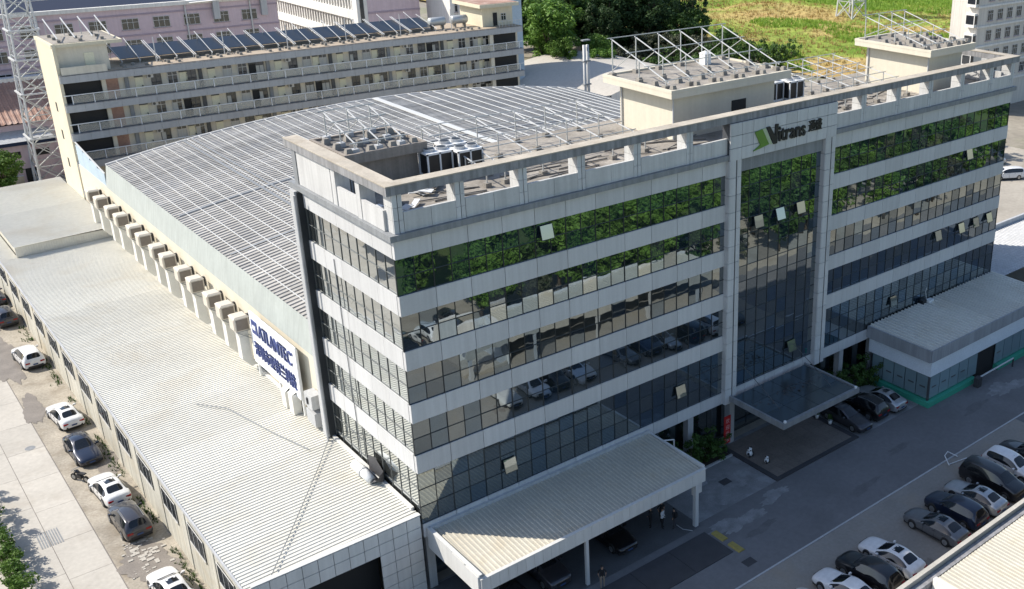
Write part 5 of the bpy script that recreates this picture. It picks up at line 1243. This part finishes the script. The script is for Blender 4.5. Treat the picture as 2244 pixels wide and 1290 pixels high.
# beds by the entrance
for i, (x, y, s) in enumerate(((20.6, -.4, .8), (22.3, -.3, .95), (23.9, -.4, .9), (25.4, -.3, .8), (39.0, -.2, .8), (40.6, -.1, .9), (42.3, -.2, .9), (44.0, -.8, .95))):
    tree('bush', x, y, s, ('dark shrub against the carport end in the left bed', 'second shrub from the carport in the left bed', 'third shrub from the carport in the left bed', 'shrub under the red banner in the left bed', 'shrub nearest the entrance in the right bed', 'shrub behind the black SUV by the entrance', 'shrub behind the silver sedan by the entrance', 'shrub against the gatehouse side windows')[i], 'shrubs in the entrance beds')
bd = thing('planting_bed', 'dark earth planting bed with pale kerb beside the entrance', 'planting bed', (22.9, -.4, 0))
MB().box(19.2, 26.3, -1.15, .6, 0, .10).build('soil', mat('soil', (.05,.04,.03), .95), bd); MB().box(19.0, 26.4, -1.32, -1.16, 0, .16).build('kerb', MT['lgrey'], bd)
# hedge by the left road
hc = []; hr_ = []; g = random.Random(9)
for i in range(150):
    y = -6+i*.26; hc.append((-20.0+g.gauss(0, .32), y, 1.0+g.uniform(-.5, 1.1))); hr_.append(g.uniform(.35, .6))
hm = leaf_cloud(g, hc, hr_, 110, .12)
hd = thing('hedge', 'bright green clipped hedge along the road at the bottom corner', 'hedge', (-20.3, 10, 0))
hm.build('foliage', MT['leaf_bright'], hd)
st_ = MB()
for i in range(36): st_.tube([(-20.35, -6+i*1.1, 0), (-20.35+g.gauss(0, .1), -6+i*1.1, 1.2)], .035, 5)
st_.build('stems', MT['bark'], hd)['kind'] = 'stuff'
GL = 'trees across the left road'
for i, y in enumerate((-14, -4, 6, 15, 24, 34, 44, 55)):
    tree('bright' if i % 2 else 'mid', -25.6+RN.uniform(-.8, .8), y, .36, '%s tree in the row across the concrete road, seen mirrored in the side glass' % ORD[i], GL)
# tree at the left edge by the yard wall
tree('bright', -3.6, 112, .62, 'green tree at the left picture edge before the yard wall', None)
# wooded slope in front of the office, mirrored in the glass
sl_ = struct(MB().add([(-80,-42,.0),(160,-42,.0),(160,-60,1.2),(-80,-60,1.2),(160,-140,9),(-80,-140,9)], [(3,2,1,0),(5,4,2,3)]).build('grass_slope', mat('slope_grass', (.075,.13,.028), .95, .4, .25, .3, dirt=(.16,.13,.06), dirt_amt=.5, dirt_scale=.1)))
GS = 'trees on the slope facing the office'
spots = []
for i in range(8): spots += [(25+i*3.4, -31.5), (26+i*3.4, -35)]
for i in range(12): spots += [(51+i*6.2, -27.5), (53+i*6.5, -35)]
for j in range(6):
    for i in range(19): spots.append((-42+i*9+(j % 2)*4.5, -40.5-j*8))
for x, y in spots:
    x += RN.uniform(-1.6, 1.6); y -= RN.uniform(0, 3)
    if (x+24)**2+(y+52)**2 < 90: continue
    q_ = cam.matrix_world.inverted() @ Vector((x-2, y+2.5, 9.5)); kx = -q_.x/q_.z*2248/2244+417.8/2244+.5; ky = .5*1290-83.6-(q_.y/-q_.z)*2248
    if q_.z < 0 and kx < 1.01 and ky < 1310: continue        # nothing grows between the camera and the shed roof
    tree(RN.choice(['bright', 'mid', 'bright', 'bright', 'grey']), x, y, RN.uniform(.55, .9), 'tree on the grassy slope facing the office, seen mirrored in its glass', GS, z=max(0, (-42-y)*.07))

# weeds along the foot of the annex wall
g = random.Random(21); mb = MB()
for i in range(900):
    y = g.uniform(2, 92); 
    if mnoise.noise(Vector((0, y*.25, 5))) < -.05: continue
    x = -10.95-abs(g.gauss(0, .28))
    for q in range(6):
        a = g.uniform(0, 6.28); w = .03; l = g.uniform(.05, .2); hh = g.uniform(.08, .32)
        mb.add([(x-w*math.sin(a), y+w*math.cos(a), 0), (x+w*math.sin(a), y-w*math.cos(a), 0), (x+l*math.cos(a), y+l*math.sin(a), hh)], [(0,1,2)])
tag(mb.build('weeds', MT['leaf_mid']), 'ragged weeds growing along the foot of the annex wall', 'weeds', kind='stuff')
# ================================================================ people and small things
SKIN = plain('skin', (.42,.26,.18), .6); HAIR = plain('hair', (.012,.010,.010), .5)
def person(x, y, rz, shirt, pants, label, arms=((.24,-.02,.98),(-.24,-.02,.98)), bag=None, lean=0.0):
    t = thing('person', label, 'person', (x, y, .005), None, math.radians(rz))
    V = [(0,0,.94),(0,0,1.12),(0,.01,1.32),(0,.01,1.43),(0,.0,1.52),(0,.02,1.62),(0,.01,1.70)]
    Rd = [(.16,.11),(.145,.10),(.165,.105),(.10,.085),(.055,.055),(.078,.095),(.06,.075)]
    E_ = [(0,1),(1,2),(2,3),(3,4),(4,5),(5,6)]
    def chain(par, pts, rads):
        for p_, r_ in zip(pts, rads): V.append(p_); Rd.append((r_, r_) if not isinstance(r_, tuple) else r_); E_.append((par, len(V)-1)); par = len(V)-1
        return par
    for s_, st in ((1, .06), (-1, -.05)):
        chain(0, [(s_*.10,0,.88),(s_*.11,st*.6,.48),(s_*.11,st-.01,.10),(s_*.115,st+.13,.045)], [.095,.065,.045,(.045,.035)])
    for s_, hnd in ((1, arms[0]), (-1, arms[1])):
        h = Vector(hnd); h.x = abs(h.x)*s_ if abs(h.x) > .15 else h.x
        sh_ = Vector((s_*.19, .01, 1.38)); el = (sh_+h)/2+Vector((s_*.05, -.07, -.03))
        w_ = chain(2, [tuple(sh_), tuple(el), tuple(h)], [.062,.045,.032])
        dv = (h-el).normalized(); pal = h+dv*.07
        pi = chain(w_, [tuple(pal)], [.030])
        for k, l in enumerate((.055,.07,.075,.068)):
            off = Vector((0, (k-1.5)*.02, 0)); chain(pi, [tuple(pal+dv*l*.5+off), tuple(pal+dv*l+off+Vector((-s_*.012,0,0)))], [.009,.008])
        chain(w_, [tuple(h+dv*.03+Vector((-s_*.01,.035,0))), tuple(h+dv*.06+Vector((-s_*.012,.055,0)))], [.010,.008])
    me = bpy.data.meshes.new('body'); me.from_pydata(V, E_, [])
    o = bpy.data.objects.new('tmp', me); col.objects.link(o)
    o.modifiers.new('sk', 'SKIN'); sv = me.skin_vertices[0].data
    for i, r_ in enumerate(Rd): sv[i].radius = r_
    sv[0].use_root = True
    ss = o.modifiers.new('ss', 'SUBSURF'); ss.levels = 1; ss.render_levels = 1
    bpy.context.view_layer.update()
    ev = bpy.data.meshes.new_from_object(o.evaluated_get(bpy.context.evaluated_depsgraph_get())); bpy.data.objects.remove(o)
    ev.materials.clear()
    for m in (SKIN, shirt, pants, TRIM): ev.materials.append(m)
    for p in ev.polygons:
        z = p.center.z; p.use_smooth = True
        p.material_index = 0 if z > 1.46 else 3 if z < .075 else 2 if z < .93 and abs(p.center.x) < .2 else 1 if z > .90 and (abs(p.center.x) < .22 or z > 1.12) else 0
    ev.name = 'body'; local('body', ev, t)
    hb = MB(); n = 10
    for i in range(5):
        a = i/4*1.75; rr = .099*math.sin(a)+.004
        hb.v += [(rr*math.cos(2*math.pi*k/n)*.92, -.012+.02+rr*1.12*math.sin(2*math.pi*k/n)-(.012 if i > 2 else 0), 1.655+.10*math.cos(a)) for k in range(n)]
    for i in range(4):
        for k in range(n):
            if not (i == 3 and .15 < k/n < .42): hb.f.append((i*n+k, (i+1)*n+k, (i+1)*n+(k+1) % n, i*n+(k+1) % n))
    hb.f.append(tuple(range(n))); local('hair', hb.mesh('hair', HAIR, True), t)
    fc = MB(); 
    for s_ in (-1, 1): fc.box(s_*.03-.012, s_*.03+.012, .106, .112, 1.625, 1.635)
    fc.box(-.02, .02, .104, .110, 1.565, 1.572); local('face_features', fc.mesh('face_features', TRIM), t)
    local('nose', MB().add([(-.012,.105,1.59),(.012,.105,1.59),(0,.128,1.592),(0,.106,1.625)], [(0,1,2),(0,2,3),(1,3,2)]).mesh('nose', SKIN), t)
    for s_ in (-1, 1): local('ear', MB().box(s_*.078-.008, s_*.078+.008, -.0, .03, 1.59, 1.64).mesh('ear', SKIN), t)
    if bag: local('backpack', MB().add([(-.14,-.12,1.02),(.14,-.12,1.02),(.15,-.25,1.04),(-.15,-.25,1.04),(-.13,-.11,1.40),(.13,-.11,1.40),(.11,-.22,1.38),(-.11,-.22,1.38)], [(3,2,1,0),(4,5,6,7),(0,1,5,4),(1,2,6,5),(2,3,7,6),(3,0,4,7)]).mesh('backpack', bag), t)
    return t
bk = plain('cloth_black', (.012,.012,.014), .8); wh_ = plain('cloth_white', (.62,.63,.66), .8); dg_ = plain('cloth_dark_grey', (.05,.05,.055), .8); br_ = plain('cloth_tan', (.28,.23,.18), .8)
person(15.3, -4.3, 30, bk, bk, 'person in black at the back of the group under the carport', ((.25,.05,1.0),(-.24,.1,1.1)))
person(15.9, -4.9, 200, wh_, bk, 'person in a white top in the middle of the carport group', ((.2,.2,1.15),(-.22,.05,1.0)))
person(16.4, -4.2, 170, bk, bk, 'person in black with pale bag beside the white-topped person', bag=wh_)
person(16.5, -5.5, 20, bk, dg_, 'person in black standing nearest the carport corner post', bag=bk)
person(8.75, -7.2, 150, bk, br_, 'person in black top and tan trousers at the carport edge')
# red banner
rb_ = thing('red_banner', 'narrow upright red banner with white characters beside the entrance', 'banner', (26.4, -.62, 1))
MB().box(26.05, 26.75, -.66, -.60, .9, 3.4).build('cloth', MT['red'], rb_)
for i, ch_ in enumerate('欢迎光临'):
    me = text_mesh('lettering', ch_, 1, MT['pale_red'], .01); fit(me, .42, .42); inst('lettering', me, rb_, (26.19, -.68, 2.75-i*.56), TR)
# small bear statues on the terrace
for n_, (x, y) in enumerate(((27.35, -2.3), (27.7, -3.9))):
    t = thing('bear_statue', ('white and black bear statue at the terrace corner near the bed', 'smaller bear statue out on the terrace paving')[n_], 'statue', (x, y, .075)); s_ = 1-.25*n_
    def ball(nm, c, rr, m):
        mb = MB(); n = 10
        mb.tube([(c[0], c[1], c[2]-rr*math.cos(a)) for a in (.3,.8,1.3,1.8,2.3,2.85)], [rr*math.sin(a) for a in (.3,.8,1.3,1.8,2.3,2.85)], n); local(nm, mb.mesh(nm, m, True), t)
    ball('body', (0,0,.25*s_), .27*s_, MT['white_frame']); ball('head', (0,-.03,.60*s_), .2*s_, MT['white_frame'])
    for a in (-1, 1): ball('ear', (a*.15*s_, 0, .77*s_), .07*s_, MT['black']); ball('arm', (a*.22*s_, -.12*s_, .30*s_), .11*s_, MT['black']); ball('leg', (a*.17*s_, -.2*s_, .1*s_), .11*s_, MT['black']); ball('eye', (a*.08*s_, -.2*s_, .63*s_), .045*s_, MT['black'])
for n_, (x, y) in enumerate(((36.0, -1.9), (36.1, -3.3), (43.9, -1.5))):
    t = thing('flower_pot', ('white pot with plant at the far terrace corner', 'small white pot beside the dark grey sedan', 'white pot between the shrubs and gatehouse')[n_], 'flower pot', (x, y, .08))
    local('pot', MB().tube([(0,0,0),(0,0,.35),(0,0,.36)], [.13,.2,.17], 10).mesh('pot', MT['white_frame'], True), t)
    local('foliage', leaf_cloud(random.Random(n_), [(0,0,.55),(.05,.05,.75)], [.25,.2], 40, .09).mesh('foliage', MT['leaf_mid']), t)
# white pipe frame in the left bed and a hose on the ground
t = thing('pipe_gate', 'thin white pipe frame standing behind the carport end', 'frame', (20.4, -.7, 0))
MB().tube([(20.6,-.75,0),(20.6,-.75,3.6)], .06, 6).build('post', MT['white_frame'], t); MB().tube([(20.6,-.75,3.6),(18.9,-.3,3.9)], .05, 6).build('stay', MT['white_frame'], t)
tag(MB().tube([(16.9,-5.3,.02),(16.9,-6.0,.02),(17.3,-6.6,.02)], .03, 5).build('hose', MT['lgrey']), 'pale hose lying beside the carport corner post', 'hose')
# scratched bicycle-like rack lines: a folded parking barrier at the road edge
t = thing('parking_barrier', 'white tubular parking barrier lying at the road edge near the van', 'barrier', (39.5, -13.6, 0))
MB().tube([(38.4,-13.9,.04),(38.7,-13.2,.5),(39.4,-13.0,.5),(40.0,-13.6,.06)], .04, 6).build('hoop', MT['white_frame'], t); MB().tube([(38.5,-13.8,.05),(40.4,-14.2,.05)], .04, 6).build('rail', MT['white_frame'], t)
# outdoor unit against the glass at the gatehouse roof
t = thing('roof_camera', 'small white camera on bent arm at the gatehouse roof edge', 'camera', (53.5, -.4, 5.3))
MB().box(53.1, 53.8, -.7, -.2, 5.38, 5.85).build('case', MT['white_frame'], t); MB().tube([(53.2,-.3,5.8),(53.1,-.15,6.6),(53.3,-.1,7.0)], .035, 6).build('arm', MT['frame'], t); MB().box(52.3, 52.9, -.5, -.1, 5.38, 6.0).build('case', MT['black'], t)
# overhead wires at the mast
for n_, (a, b_) in enumerate((((-30,128,26),(34,120,27.5)), ((-30,124,22),(.5,117,20)))):
    A, B = Vector(a), Vector(b_); tag(MB().tube([A.lerp(B, i/8)-Vector((0,0,1.5*math.sin(math.pi*i/8))) for i in range(9)], .05, 4).build('overhead_wire', MT['lgrey']), ('thin wire sagging above the pink factory roof line', 'thin wire running left from the lattice mast')[n_], 'wire')
